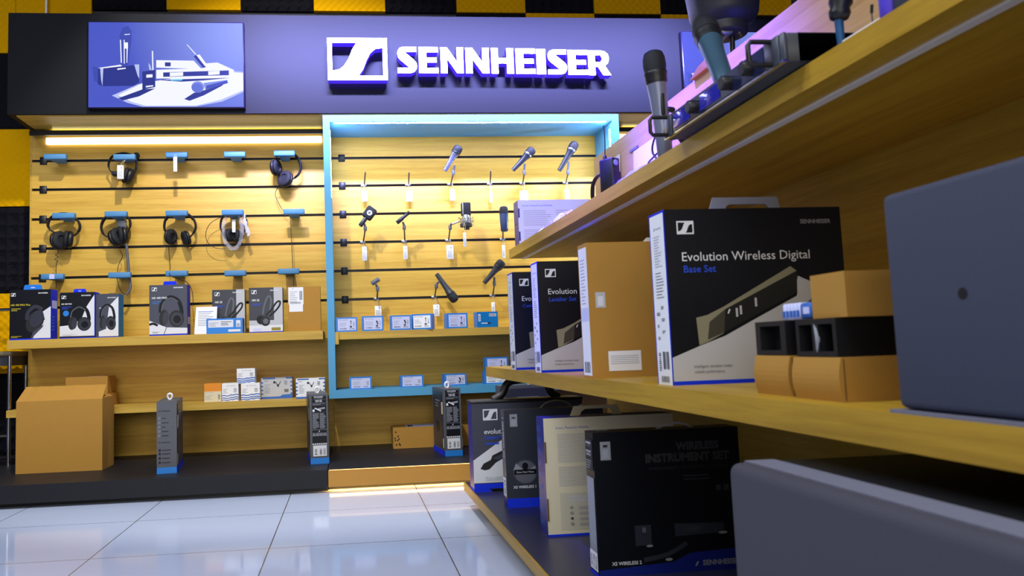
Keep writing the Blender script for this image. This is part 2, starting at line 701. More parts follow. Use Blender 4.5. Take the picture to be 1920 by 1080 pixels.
# acoustic foam tiles on the back wall
def foam_mesh(w, h, mt, bumps, depth, sharp):
    b = MB()
    n = bumps * 4
    vs_, fs = [], []
    for j in range(n + 1):
        for i in range(n + 1):
            a, c = i / n, j / n
            if sharp:
                q = min(abs(((a * bumps) % 1) - .5), abs(((c * bumps) % 1) - .5)) * 2
                d = depth * (1 - q) if 0 < i < n and 0 < j < n else 0.0
            else:
                d = depth * (0.5 + 0.5 * math.sin(2 * PI * a * bumps) * math.sin(2 * PI * c * bumps))
            vs_.append((a * w, -0.022 - d, c * h))
    for j in range(n):
        for i in range(n):
            k = j * (n + 1) + i
            fs.append((k, k + 1, k + n + 2, k + n + 1))
    o = len(vs_)
    vs_ += [(0, 0, 0), (w, 0, 0), (w, 0, h), (0, 0, h)]
    fs += [(o, o + 3, o + 2, o + 1)]
    B = [i for i in range(n + 1)]
    T = [n * (n + 1) + i for i in range(n + 1)]
    Lf = [j * (n + 1) for j in range(n + 1)]
    Rt = [j * (n + 1) + n for j in range(n + 1)]
    fs += [tuple([o + 1, o] + B), tuple([o + 3, o + 2] + T[::-1]), tuple([o, o + 3] + Lf[::-1]), tuple([o + 2, o + 1] + Rt)]
    b.add(vs_, fs, mt, not sharp)
    return b


FY = 4.15


def foam(x0, x1, z0, z1, yellow, label, group):
    b = foam_mesh(x1 - x0 - .002, z1 - z0 - .002, 'yellow_foam' if yellow else 'black_foam', 10 if yellow else 7, 0.018, not yellow)
    o = b.build('acoustic_foam_tile')
    o.location = (x0 + .001, FY, z0 + .001)
    tag(o, label, 'foam tile', group)


xs = [-1.285, -0.905, -0.520, -0.135, 0.250, 0.640, 1.025, 1.415, 1.80, 2.19, 2.58]
ords = ['first', 'second', 'third', 'fourth', 'fifth', 'sixth', 'seventh', 'eighth', 'ninth', 'tenth']
for i in range(10):
    ye = i % 2 == 1
    foam(xs[i], xs[i + 1], 2.385, 2.785, ye, '%s acoustic foam tile above the sign fascia, %s of that colour from the left' % (
        'yellow egg-crate' if ye else 'black wedge', ords[i // 2]), 'foam tiles above the fascia')
for i in range(5, 10):
    ye = i % 2 == 0
    foam(xs[i], xs[i + 1], 1.985, 2.385, ye, '%s foam tile peeping over the fascia top edge, %s of its colour there' % (
        'yellow' if ye else 'black', ords[(i - 5) // 2]), 'foam tiles behind the fascia edge')
foam(-1.665, -1.285, 2.145, 2.545, True, 'yellow foam tile right of the pale cable at the top left', 'foam tiles at the top left')
lx = -1.665
for (z0, z1, ye, lb) in ((2.145, 2.545, True, 'yellow egg-crate foam tile in the top left corner'),
                         (1.745, 2.145, False, 'black foam tile beside the left end of the fascia'),
                         (1.345, 1.745, True, 'yellow foam tile beside the upper left slatwall edge'),
                         (0.905, 1.345, False, 'black foam tile beside the middle of the left slatwall edge'),
                         (0.505, 0.905, True, 'yellow foam tile behind the headphone boxes and the metal stool'),
                         (0.105, 0.505, False, 'black foam tile low down behind the metal stool legs')):
    foam(lx - .28 if z1 < 2.2 else lx - .40, -1.545 if z1 < 2.2 else lx, z0, z1, ye, lb, 'foam tiles left of the display')
b = MB()
b.tube([(-1.50, 4.085, 2.0), (-1.50, 4.085, 2.8)], 0.006, 'white')
tag(b.build('wall_cable'), 'thin white cable running up the foam above the fascia', 'cable')


# ------------------------------------------------------------------ display wall
PY = 4.0          # slatwall face
FR = 3.72         # face of the niche, the fascia and the shelves
PT = 0.09         # plinth top
SL = [1.548, 1.4035, 1.2555, 1.110, 0.9645, 0.8185]


def slatwall(x0, x1, label, plug, left_edge=False):
    t = thing('slatwall_panel', label, 'wall panel', ((x0 + x1) / 2, PY, PT))
    e = [1.70] + SL + [None]
    lo = MB()
    lo.box(x0, x1, PY, PY + .1, PT, SL[-1] - .0065, 'oak')
    lo.build('back_board', t, True)
    for i in range(6):
        zt = 1.70 if i == 0 else SL[i - 1] - .0065
        q = MB()
        q.box(x0, x1, PY, PY + .1, SL[i] + .0065, zt, 'oak')
        q.build('slat_board', t, True)
        q = MB()
        q.box(x0 + .004, x1, PY + .012, PY + .05, SL[i] - .0065, SL[i] + .0065, 'slot_black')
        q.box(x0 + .004, x1, PY - .001, PY + .012, SL[i] + .0050, SL[i] + .0065, 'slot_black')
        q.build('slot_rail', t, True)
        if plug is not None:
            q = MB()
            q.rbox(plug - .017, plug + .017, PY - .006, PY + .01, SL[i] - .019, SL[i] + .019, 'slot_black', .002, 1)
            q.build('rail_clip', t, True)
    if left_edge:
        q = MB()
        q.box(x0 - .008, x0, PY - .002, PY + .1, PT, 1.70, 'oak_soffit')
        q.build('edge_trim', t, True)
    return t


slatwall(-1.53, -0.0755, 'tall oak slatwall panel behind the headphone hangers, left of the blue frame', -1.475, True)
slatwall(-0.0745, 1.355, 'oak slatwall panel inside the blue frame, behind the microphones', -0.006)
slatwall(1.356, 2.3, 'oak slatwall panel mostly hidden behind the gondola, right of the blue frame', None)

# fascia with its soffit
t = thing('sign_fascia', 'long matt black sign fascia box across the top of the display', 'fascia', (0.2, 3.85, 1.69))
b = MB()
b.box(-1.535, 2.30, 3.72, 4.10, 1.70, 2.185, 'header_black')
b.build('box', t, True)
b = MB()
b.box(-1.50, 2.29, 3.735, 4.0, 1.694, 1.70, 'oak_soffit')
b.build('soffit', t, True)
for (x0, x1, lb) in ((-1.52, -0.095, 'black light pelmet under the fascia above the headphone slatwall'),
                     (1.376, 2.29, 'black light pelmet under the fascia, short stretch right of the blue frame')):
    t = thing('light_pelmet', lb, 'light fitting', ((x0 + x1) / 2, 3.95, 1.66))
    b = MB()
    b.box(x0, x1, 3.935, 3.945, 1.661, 1.684, 'slot_black')
    b.box(x0, x1, 3.945, 4.0, 1.682, 1.684, 'slot_black')
    b.build('housing', t, True)
    b = MB()
    b.box(x0 + .06, x1 - .01, 3.986, 3.998, 1.630, 1.662, 'strip_warm')
    b.build('light_strip', t, True)
    b = MB()
    b.box(x0 + .10, x1 - .01, 3.952, 3.960, 1.684, 1.687, 'soffit_fill')  # hidden glowing strip added to brighten the soffit
    b.build('light_strip', t, True)

# shelves of the left bay
for (z, th, lb, x1) in ((0.659, .040, 'upper oak shelf carrying the headphone boxes on the left', -0.113),
                        (0.345, .032, 'lower oak shelf carrying small white boxes on the left', -0.100)):
    b = MB()
    b.box(-1.525, x1, FR + .005, PY, z - th, z, 'oak_soffit')
    tag(b.build('shelf'), lb, 'shelf')

# blue framed niche
t = thing('display_niche', 'light blue box frame around the microphone wall', 'niche', (0.64, 3.86, 0.34))
X0, X1, Z0, Z1 = -0.091, 1.372, 0.341, 1.690
iX0, iX1, iZ0, iZ1 = -0.058, 1.338, 0.379, 1.657
b = MB()
for (x0, x1, z0, z1) in ((X0, iX0, Z0, Z1), (iX1, X1, Z0, Z1), (iX0, iX1, Z0, iZ0), (iX0, iX1, iZ1, Z1)):
    b.box(x0, x1, FR, PY, z0, z1, 'niche_blue')
b.build('frame', t, True)
b = MB()
b.box(-0.036, 1.313, 3.735, 3.748, iZ1 - .0006, iZ1, 'strip_cool')
b.build('light_strip', t, True)
for x, s in ((iX0, 1), (iX1, -1)):
    b = MB()
    b.box(min(x, x + s * .0006), max(x, x + s * .0006), 3.758, 3.771, 0.66 if s < 0 else 1.30, 1.626, 'strip_cool')
    b.build('light_strip', t, True)
t = thing('shelf', 'oak shelf with a side cleat carrying small blue boxes inside the blue frame', 'shelf', (0.64, 3.86, 0.61))
b = MB()
b.box(-0.040, iX1, 3.735, PY, 0.614, 0.650, 'oak_soffit')
b.build('board', t, True)
b = MB()
b.box(iX0, -0.040, 3.725, PY, 0.592, 0.650, 'oak_soffit')
b.build('cleat', t, True)

# plinths
t = thing('plinth', 'long black plinth under the left half of the display', 'plinth', (-1.2, 3.6, 0))
b = MB()
b.box(-2.4, -0.092, 3.216, 4.12, 0.02, PT, 'plinth_black')
b.build('deck', t, True)
b = MB()
b.box(-2.4, -0.092, 3.27, 4.10, 0, 0.02, 'black')
b.build('kick_board', t, True)
t = thing('plinth', 'plinth under the blue frame with a glowing bronze front', 'plinth', (0.7, 3.6, 0))
b = MB()
b.box(-0.089, 2.3, 3.222, 4.12, 0.02, PT, 'plinth_black')
b.build('deck', t, True)
b = MB()
b.box(-0.089, 2.3, 3.216, 3.222, 0.022, PT - .003, 'plinth_bronze')
b.build('front_board', t, True)
b = MB()
b.box(-0.089, 2.3, 3.30, 4.10, 0, 0.02, 'black')
b.build('kick_board', t, True)
b = MB()
b.box(-0.085, 2.28, 3.262, 3.275, 0.0165, 0.0198, 'strip_amber')
b.build('light_strip', t, True)
b = MB()
b.box(-0.085, 2.28, 3.2125, 3.2155, PT - .0016, PT - .0004, 'strip_edge')
b.build('edge_light', t, True)


# ------------------------------------------------------------------ sign
t = thing('illuminated_sign', 'glowing white block-letter sign with a square emblem on the fascia', 'sign', (0.64, 3.68, 1.85))
SF, SB = 3.648, 3.700


def ext(b, pts):
    b.prism(pts, SF, SB, 'sign_face', 'sign_side', back='sign_back')


e0 = (-0.0601, 1.8384)
e1 = (0.2235, 2.0446)
ew, eh = e1[0] - e0[0], e1[1] - e0[1]
EP = lambda q: [(e0[0] + u * ew, e0[1] + v * eh) for u, v in q]
b = MB()
for q in ([(0, 0), (.076, 0), (.076, 1), (0, 1)], [(.924, 0), (1, 0), (1, 1), (.924, 1)],
          [(.076, 0), (.924, 0), (.924, .105), (.076, .105)], [(.076, .886), (.924, .886), (.924, 1), (.076, 1)],
          [(.485, .886), (.41, .717), (.35, .506), (.27, .338), (.197, .253), (.076, .224), (.076, .105), (.515, .105),
           (.59, .253), (.65, .464), (.712, .633), (.80, .738), (.924, .76), (.924, .886)]):
    ext(b, EP(q))
b.build('emblem', t, True)
GL = {
    'E': [[(0, 0), (1, 0), (1, .2), (.40, .2), (.40, .41), (.92, .41), (.92, .60), (.40, .60), (.40, .8), (1, .8), (1, 1), (0, 1)]],
    'N': [[(0, 0), (.29, 0), (.29, .55), (.71, 0), (1, 0), (1, 1), (.71, 1), (.71, .45), (.29, 1), (0, 1)]],
    'H': [[(0, 0), (.31, 0), (.31, .40), (.69, .40), (.69, 0), (1, 0), (1, 1), (.69, 1), (.69, .61), (.31, .61), (.31, 1), (0, 1)]],
    'I': [[(0, 0), (1, 0), (1, 1), (0, 1)]],
    'S': [[(0, 0), (.68, 0), (.86, .05), (.97, .16), (1, .28), (.96, .40), (.84, .51), (.38, .80), (.98, .80), (.98, 1), (.32, 1), (.14, .96),
           (.04, .86), (0, .74), (.04, .60), (.14, .50), (.62, .20), (0, .20)]],
    'R': [[(0, 0), (.31, 0), (.31, .33), (.42, .33), (.64, 0), (1, 0), (.74, .38), (.88, .50), (.93, .68), (.88, .86), (.74, .96), (.55, 1), (0, 1)]],
}
letters = [('S', (0.2712, 1.8727), (0.3658, 2.0026)), ('E', (0.3743, 1.8728), (0.4681, 2.0015)), ('N', (0.4798, 1.8719), (0.5908, 2.0008)),
           ('N', (0.6014, 1.8716), (0.7162, 1.9996)), ('H', (0.7265, 1.8707), (0.8370, 1.9980)), ('E', (0.8471, 1.8696), (0.9446, 1.9962)),
           ('I', (0.9499, 1.8684), (0.9957, 1.9942)), ('S', (1.0055, 1.8669), (1.1023, 1.9921)), ('E', (1.1065, 1.8654), (1.2060, 1.9909)),
           ('R', (1.2081, 1.8634), (1.3227, 1.9890))]
for ch, a, c in letters:
    b = MB()
    for g in GL[ch]:
        if ch == 'R':
            o = [(a[0] + u * (c[0] - a[0]), a[1] + v * (c[1] - a[1])) for u, v in
                 ([(0, 0), (.31, 0), (.31, 1), (0, 1)])]
            ext(b, o)
            for q in ([(.31, .80), (.55, .80), (.62, .67), (.93, .68), (.88, .86), (.74, .96), (.55, 1), (.31, 1)],
                      [(.31, .33), (.42, .33), (.64, 0), (1, 0), (.74, .38), (.88, .50), (.93, .68), (.62, .67), (.55, .53), (.31, .53)]):
                ext(b, [(a[0] + u * (c[0] - a[0]), a[1] + v * (c[1] - a[1])) for u, v in q])
        else:
            ext(b, [(a[0] + u * (c[0] - a[0]), a[1] + v * (c[1] - a[1])) for u, v in g])
    b.build('letter', t, True)


# ------------------------------------------------------------------ screens
def screen(x0, x1, z0, z1, label):
    t = thing('screen', label, 'screen', ((x0 + x1) / 2, 3.70, z0))
    b = MB()
    b.rbox(x0, x1, 3.695, 3.719, z0, z1, 'screen_frame', .002, 1)
    b.build('bezel', t, True)
    W, H = x1 - x0 - .012, z1 - z0 - .010
    c = Carton(W, .0008, H, 'scr_blue')
    F = 'front'
    P = lambda *q: [(px / 1745., 1 - py / 960.) for px, py in q]
    pl = lambda m, *q: c.poly(F, P(*q), m)
    # pool of light
    pl('scr_pale', (260, 830), (560, 700), (1500, 540), (1745, 560), (1745, 790), (1500, 900), (1200, 955), (600, 955), (430, 910))
    pl('scr_white', (330, 825), (600, 690), (1450, 550), (1745, 575), (1745, 770), (1480, 880), (1200, 945), (640, 945), (480, 900))
    pl('scr_navy', (330, 860), (600, 760), (745, 750), (560, 840), (380, 885))
    pl('scr_navy', (1070, 870), (1180, 800), (1340, 760), (1530, 690), (1500, 720), (1290, 830), (1130, 890))
    # box on the left with a microphone upright
    pl('scr_dark', (45, 500), (130, 520), (160, 725), (60, 660))
    pl('scr_navy', (105, 530), (565, 480), (565, 680), (500, 720), (150, 725), (105, 700))
    pl('scr_white', (105, 520), (370, 480), (370, 500), (150, 525))
    pl('scr_pale', (130, 525), (165, 525), (155, 725), (140, 650))
    pl('scr_pale', (510, 480), (565, 478), (565, 640), (545, 600))
    pl('scr_white', (320, 525), (415, 515), (415, 528), (322, 542))
    pl('scr_dark', (345, 150), (380, 60), (440, 40), (480, 100), (480, 200), (440, 490), (360, 490))
    pl('scr_white', (350, 200), (362, 200), (372, 460), (360, 460))
    pl('scr_white', (392, 200), (402, 200), (404, 470), (394, 470))
    pl('scr_white', (425, 235), (440, 235), (432, 460), (424, 460))
    pl('scr_white', (400, 230), (440, 230), (440, 300), (400, 300))
    pl('scr_white', (402, 136), (450, 134), (460, 126), (462, 140), (402, 146))
    # pocket transmitter
    pl('scr_white', (708, 325), (722, 325), (726, 545), (712, 545))
    pl('scr_pale', (668, 460), (690, 490), (705, 545), (680, 540))
    pl('scr_navy', (600, 560), (745, 540), (745, 735), (600, 765))
    pl('scr_white', (645, 595), (715, 590), (715, 625), (645, 630))
    pl('scr_white', (640, 722), (722, 714), (722, 728), (640, 740))
    # receivers
    pl('scr_white', (757, 430), (1180, 435), (1270, 530), (757, 515))
    pl('scr_navy', (855, 455), (920, 455), (920, 500), (855, 500))
    pl('scr_white', (757, 540), (1280, 520), (1320, 465), (1450, 455), (1640, 540), (1630, 620), (757, 640))
    pl('scr_navy', (835, 570), (1580, 545), (1580, 600), (835, 620))
    pl('scr_white', (910, 572), (1060, 566), (1060, 608), (910, 614))
    pl('scr_white', (1345, 556), (1475, 550), (1475, 592), (1345, 600))
    pl('scr_navy', (1180, 385), (1225, 365), (1320, 505), (1290, 520))
    pl('scr_white', (1210, 370), (1250, 365), (1320, 465), (1310, 500))
    pl('scr_white', (1100, 250), (1112, 252), (1210, 360), (1200, 366))
    pl('scr_navy', (757, 655), (1600, 630), (1300, 660), (1040, 675))
    pl('scr_cyan', (920, 648), (1050, 644), (1050, 662), (920, 664))
    # microphone lying down
    c.ell(F, 1225 / 1745, 1 - 735 / 960, .042, .068, 'scr_blue3')
    c.ell(F, 1218 / 1745, 1 - 745 / 960, .036, .055, 'scr_blue2')
    pl('scr_blue3', (1290, 690), (1560, 655), (1570, 690), (1310, 770))
    pl('scr_dark', (1320, 720), (1560, 660), (1570, 690), (1320, 765))
    o = c.b.build('picture', t)
    o.location = (0, -.006, .005)
    return t


screen(-1.172, -0.453, 1.719, 2.137, 'screen on the left of the fascia showing receivers and microphones in blue light')
screen(1.711, 2.255, 1.70, 2.110, 'blue screen on the fascia right of the sign, partly behind the gondola')


# ------------------------------------------------------------------ headphone hangers
def hanger(pc, sl, label, group):
    """pc: centre of the pad, sl: height of its slot"""
    x, z = pc
    t = thing('headphone_hanger', label, 'hanger', (x, PY, z - .03), 0, group)
    b = MB()
    b.rbox(x - .052, x + .052, 3.895, 3.925, z - .014, z + .013, 'hanger_blue', .004)
    b.build('pad', t, True)
    b = MB()
    v = []
    for (y, zz, w) in ((3.92, z - .004, .026), (3.925, z - .014, .026), (3.998, sl - .014, .022), (3.998, sl + .010, .022)):
        v += [(x - w, y, zz), (x + w, y, zz)]
    b.add(v, [(0, 1, 3, 2), (2, 3, 5, 4), (4, 5, 7, 6), (6, 7, 1, 0), (0, 2, 4, 6), (1, 7, 5, 3)], 'hanger_blue')
    b.build('arm', t, True)
    return t


HG = 'headphone hangers on the slatwall'
for i, (p, lb) in enumerate(zip(
        [(-1.3860, 1.5452), (-1.0611, 1.5408), (-0.8124, 1.5491), (-0.5320, 1.5492), (-0.2893, 1.5525)],
        ['empty blue hanger at the left end of the top row', 'blue hanger in the top row holding the boom headset',
         'blue hanger in the top row with a price tag and no headphones', 'empty blue hanger in the top row between the price tag and the last headphones',
         'blue hanger at the right end of the top row holding black headphones'])):
    hanger(p, SL[0], lb, HG)
for i, (p, lb) in enumerate(zip(
        [(-1.3446, 1.2558), (-1.1013, 1.2595), (-0.8142, 1.2586), (-0.5459, 1.2581), (-0.2477, 1.2571)],
        ['blue hanger at the left end of the middle row holding coiled-cord headphones', 'blue hanger in the middle row holding bagged headset with hanging hose',
         'blue hanger in the middle row holding slim on-ear headphones', 'blue hanger in the middle row holding headphones in a plastic bag',
         'empty blue hanger at the right end of the middle row with a cord passing it'])):
    hanger(p, SL[2], lb, HG)
for i, (p, lb) in enumerate(zip(
        [(-1.3942, 0.9615), (-1.0838, 0.9615), (-0.8160, 0.9627), (-0.5368, 0.9572), (-0.2793, 0.9602)],
        ['blue hanger with a pale patch at the left end of the bottom row', 'blue hanger second from the left in the bottom row, cord loop below it',
         'blue hanger in the bottom row above the grey headphone box', 'blue hanger in the bottom row above the covered headphone box',
         'blue hanger at the right end of the bottom row above the brown carton'])):
    o = hanger(p, SL[4], lb, HG)
    if i == 0:
        b = MB()
        b.box(p[0] - .012, p[0] + .012, 3.8942, 3.8952, p[1] - .012, p[1] + .011, 'label_lilac')
        b.build('sticker', o, True)


# ------------------------------------------------------------------ headphones
HY = 3.947


def cup(b, x, z, ax, r, th, mt='black', y=HY):
    a = Vector(ax).normalized()
    o = Vector((x, y, z)) - a * (th * .5)
    if mt == 'pad':
        b.lathe([(r * .86, th * .58), (r * .98, th * .66), (r * 1.0, th * .8), (r * .86, th * .98), (r * .50, th), (r * .42, th * .85)], o, a, 'soft_black', 24)
    else:
        b.lathe([(r * .50, 0), (r * .62, 0), (r * .64, th * .06), (r * .86, th * .06), (r * .97, th * .22), (r, th * .45), (r * .93, th * .55), (r * .84, th * .57)], o, a, mt, 24)


def headphones(label, band, cups, cord, sx=1.0, th=.04, bw=.011):
    t = thing('headphones', label, 'headphones', (band[len(band) // 2][0], HY, band[len(band) // 2][1]), 0, None)
    P = smooth_path([(x, HY, z) for x, z in band], 5)
    n = len(P)
    b = MB()
    b.tube(P, [bw * (.6 if i < n * .12 or i > n * .88 else 1) * .52 for i in range(n)], 'soft_black', 8, flat=2.4)
    i0, i1 = int(n * .30), int(n * .70)
    b.tube([q + Vector((0, 0, -.003)) for q in P[i0:i1]], bw * .62, 'black', 8, flat=1.8)
    b.build('headband', t, True)
    for (x, z, ax, r) in cups:
        b = MB()
        cup(b, x, z, ax, r * 1.08, th * 1.1, 'black')
        o = b.build('ear_cup', t, True)
        b = MB()
        cup(b, x, z, ax, r * 1.08, th * 1.1, 'pad')
        o2 = b.build('ear_pad', t, True)
        o2.parent = o
    if cord:
        b = MB()
        b.tube(smooth_path(cord, 6), .0016, 'black', 6)
        b.build('cord', t, True)
    return t


# first row, boom headset
t = headphones('black boom headset with foam windscreen hung in the top row',
               [(-1.1223, 1.4648), (-1.1452, 1.4917), (-1.1477, 1.5239), (-1.1300, 1.5558), (-1.0918, 1.5702), (-1.0612, 1.5700), (-1.0305, 1.5576),
                (-1.0152, 1.5306), (-1.0178, 1.4984), (-1.0281, 1.4663), (-1.0358, 1.4450)],
               [(*(-1.0561, 1.4560), (-.9, -.25, .25), .038)], None, bw=.009)
b = MB()
q0 = (-1.1172, 1.4687)
b.rbox(q0[0] - .014, q0[0] + .014, HY - .02, HY + .02, q0[1] - .012, q0[1] + .010, 'soft_black', .006)
b.build('temple_pad', t, True)
b = MB()
q1 = (-1.0109, 1.4836)
q2 = (-1.0108, 1.5317)
q3 = (-1.0108, 1.5505)
b.tube([(q1[0], 3.935, q1[1]), (q2[0] + .002, 3.93, q2[1]), (q3[0], 3.93, q3[1])], .0035, 'black')
b.lathe([(.004, -.016), (.011, -.013), (.0155, -.002), (.0155, .008), (.011, .016), (.004, .019)], (q3[0], 3.93, q3[1]), (0, 0, 1), 'soft_black', 18)
b.build('boom_microphone', t, True)

# first row, right: headphones twisted on their hanger
headphones('black over-ear headphones hung askew at the right end of the top row',
           [(-0.3359, 1.5265), (-0.3303, 1.5456), (-0.3114, 1.5618), (-0.2794, 1.5684), (-0.2450, 1.5599), (-0.2190, 1.5281), (-0.2118, 1.4896),
            (-0.2203, 1.4596), (-0.2420, 1.4381), (-0.2635, 1.4247)],
           [(*(-0.3365, 1.4910), (.95, -.35, .05), .039), (*(-0.2899, 1.4305), (-.55, -.75, .25), .040)],
           [(*(lambda q: (q[0], 3.95, q[1]))((-0.3226, 1.3934)),), (*(lambda q: (q[0], 3.97, q[1]))((-0.3434, 1.3651)),),
            (*(lambda q: (q[0], 3.97, q[1]))((-0.3309, 1.3213)),), (*(lambda q: (q[0], 3.97, q[1]))((-0.3051, 1.2746)),),
            (*(lambda q: (q[0], 3.95, q[1]))((-0.2724, 1.2461)),), (*(lambda q: (q[0], 3.95, q[1]))((-0.2663, 1.1488)),),
            (*(lambda q: (q[0], 3.95, q[1]))((-0.2614, 0.9875)),), (*(lambda q: (q[0], 3.95, q[1]))((-0.2580, 0.8913)),)], th=.034)


def W(pts):
    return [(x, y, z) for (x, z), y in pts]


# second row
headphones('black studio headphones with coiled cord at the left end of the middle row',
           [(-1.4001, 1.1809), (-1.4251, 1.1971), (-1.4328, 1.2234), (-1.4206, 1.2520), (-1.3908, 1.2699), (-1.3584, 1.2746), (-1.3233, 1.2661), (-1.2932, 1.2367),
            (-1.2830, 1.2075), (-1.2929, 1.1788), (-1.3153, 1.1609)],
           [(*(-1.3800, 1.1413), (.80, -.55, .1), .042), (*(-1.3377, 1.1457), (-.9, -.35, .1), .040)],
           W([((-1.3897, 1.1023), 3.95), ((-1.3846, 1.0813), 3.95), ((-1.3944, 1.0711), 3.94), ((-1.3844, 1.0605), 3.95), ((-1.3968, 1.0504), 3.94), ((-1.3868, 1.0397), 3.95),
              ((-1.3941, 1.0243), 3.95), ((-1.3933, 0.9102), 3.95)]))
t = headphones('black headset with grey padding and a hanging hose in the middle row',
               [(-1.1397, 1.1496), (-1.1700, 1.1660), (-1.1826, 1.1978), (-1.1751, 1.2346), (-1.1499, 1.2605), (-1.1120, 1.2705), (-1.0715, 1.2619), (-1.0487, 1.2376),
                (-1.0462, 1.2058), (-1.0564, 1.1743)],
               [(*(-1.1095, 1.1516), (.85, -.45, .35), .043), (*(-1.0842, 1.1616), (-.85, -.45, -.1), .043)],
               W([((-1.0968, 1.0908), 3.95), ((-1.0868, 1.0591), 3.96), ((-1.1044, 1.0071), 3.95), ((-1.1019, 0.9286), 3.94), ((-1.0818, 0.8812), 3.93), ((-1.0617, 0.8677), 3.93)]))
b = MB()
b.tube(smooth_path(W([((-1.0590, 1.1163), 3.93), ((-1.0540, 1.0584), 3.93), ((-1.0465, 0.9664), 3.93), ((-1.0415, 0.9010), 3.93), ((-1.0592, 0.8650), 3.93)])), .0065, 'mid_grey', 10)
b.build('hose', t, True)
q = (-1.0784, 1.2045)
b = MB()
b.rbox(q[0] - .024, q[0] + .020, 3.925, 3.935, q[1] - .02, q[1] + .028, 'print_grey', .003)
b.build('padding', t, True)
headphones('slim black on-ear headphones in the middle row, cups apart',
           [(-0.8580, 1.1466), (-0.8758, 1.1708), (-0.8833, 1.2002), (-0.8755, 1.2372), (-0.8497, 1.2608), (-0.8086, 1.2694), (-0.7675, 1.2594), (-0.7394, 1.2295), (-0.7320, 1.1920), (-0.7451, 1.1630), (-0.7632, 1.1421)],
           [(*(-0.8529, 1.1492), (.90, -.42, -.1), .036), (*(-0.7787, 1.1397), (-.88, -.42, -.3), .036)],
           W([((-0.8634, 1.1070), 3.95), ((-0.8636, 1.0673), 3.96), ((-0.8563, 1.0012), 3.95), ((-0.8438, 0.9536), 3.88), ((-0.8133, 0.9370), 3.90), ((-0.7726, 0.9202), 3.92),
              ((-0.7499, 0.8802), 3.93), ((-0.7428, 0.8013), 3.93)]), th=.028)
t = headphones('black headphones wrapped in clear plastic, fourth in the middle row',
               [(-0.5980, 1.1495), (-0.6106, 1.1871), (-0.6075, 1.2299), (-0.5890, 1.2564), (-0.5525, 1.2665), (-0.5135, 1.2578), (-0.4878, 1.2304), (-0.4857, 1.1928), (-0.5044, 1.1530)],
               [(*(-0.5695, 1.1516), (.85, -.5, 0), .031), (*(-0.5306, 1.1455), (-.85, -.5, 0), .031)],
               W([((-0.6152, 1.2407), 3.95), ((-0.6595, 1.2147), 3.95), ((-0.6832, 1.1698), 3.95), ((-0.6784, 1.1244), 3.95), ((-0.6426, 1.0917), 3.95), ((-0.5910, 1.0827), 3.95)]), th=.03)
b = MB()
pp = smooth_path(W([((-0.5814, 1.2426), 3.925), ((-0.5949, 1.1921), 3.92), ((-0.5905, 1.1309), 3.92), ((-0.5703, 1.0933), 3.92), ((-0.5498, 1.0796), 3.92), ((-0.5237, 1.0950), 3.92),
                     ((-0.5077, 1.1345), 3.92), ((-0.5043, 1.1905), 3.92), ((-0.5140, 1.2414), 3.925)]), 6)
rr = random.Random(4)
b.tube([q + Vector((rr.uniform(-.002, .002), 0, rr.uniform(-.002, .002))) for q in pp], [.010 + rr.uniform(-.002, .002) for q in pp], 'clear_film', 8, flat=.7)
b.build('plastic_wrap', t, True)
b = MB()
pp = smooth_path(W([((-0.4983, 1.2519), 3.925), ((-0.4885, 1.2089), 3.92), ((-0.4786, 1.1713), 3.92), ((-0.4712, 1.1445), 3.92)]), 5)
b.tube([q + Vector((rr.uniform(-.002, .002), 0, 0)) for q in pp], [.008 + rr.uniform(-.002, .003) for q in pp], 'foggy_film', 7, flat=.4)
b.build('plastic_tail', t, True)
b = MB()
q = (-0.5425, 1.1930)
b.box(q[0] - .010, q[0] + .006, 3.926, 3.927, q[1] - .03, q[1] + .032, 'paper')
b.build('label', t, True)


# ------------------------------------------------------------------ microphones on the niche wall
def holder(foot, top, y, label, clip=None, clipdir=(0.5, 0, 0.85), slot=1):
    """a bent rod rising from the slot; its foot and top in the wall plane, y = depth of the top"""
    t = thing('microphone_holder', label, 'microphone holder', (foot[0], PY, SL[slot]), 0, 'rod holders on the niche slatwall')
    b = MB()
    b.rbox(foot[0] - .018, foot[0] + .012, PY - .005, PY + .011, SL[slot] - .007, SL[slot] + .007, 'steel', .001, 1)
    b.build('slot_plate', t, True)
    b = MB()
    b.tube([(foot[0], PY, SL[slot]), (top[0], y, top[1])], .0036, 'dark_grey', 8)
    b.build('rod', t, True)
    if clip:
        b = MB()
        d = Vector((clip[0] - top[0], 0, clip[1] - top[1]))
        b.lathe([(.007, 0), (.0085, .004), (.0085, .02), (.006, .024)], (top[0], y, top[1] - .008), (0, 0, 1), 'mid_grey', 12)
        b.tube([(top[0], y, top[1] + .012), (clip[0], y - .012, clip[1])], .0055, 'mid_grey', 8)
        b.build('clip', t, True)
    return t


def price_tag(top, c, w, h, y, label, rz=0.0):
    t = thing('price_tag', label, 'price tag', (c[0], y, c[1] - h / 2), rz, 'price tags hanging in the niche')
    b = MB()
    b.rbox(-w / 2, w / 2, -.0008, .0008, 0, h, 'paper', .0004, 1)
    for i in range(4):
        b.box(-w * .28 + i * w * .15, -w * .28 + i * w * .15 + w * .06, -.0011, -.0008, h * .15, h * (.6 + .05 * (i % 2)), 'ink_pale')
    b.box(w * .1, w * .22, -.0011, -.0008, h * .76, h * .86, 'ink')
    b.build('card', t)
    b = MB()
    dx, dz = top[0] - c[0], top[1] - (c[1] - h / 2)
    c2, s2 = math.cos(-rz), math.sin(-rz)
    for s in (-1, 1):
        b.tube(smooth_path([(0, -.001, h - .003), (s * .0045 + dx * .5, -.002, (h + dz) / 2), (dx, 0, dz)], 4), .0008, 'twine', 5)
    b.build('string', t)
    return t


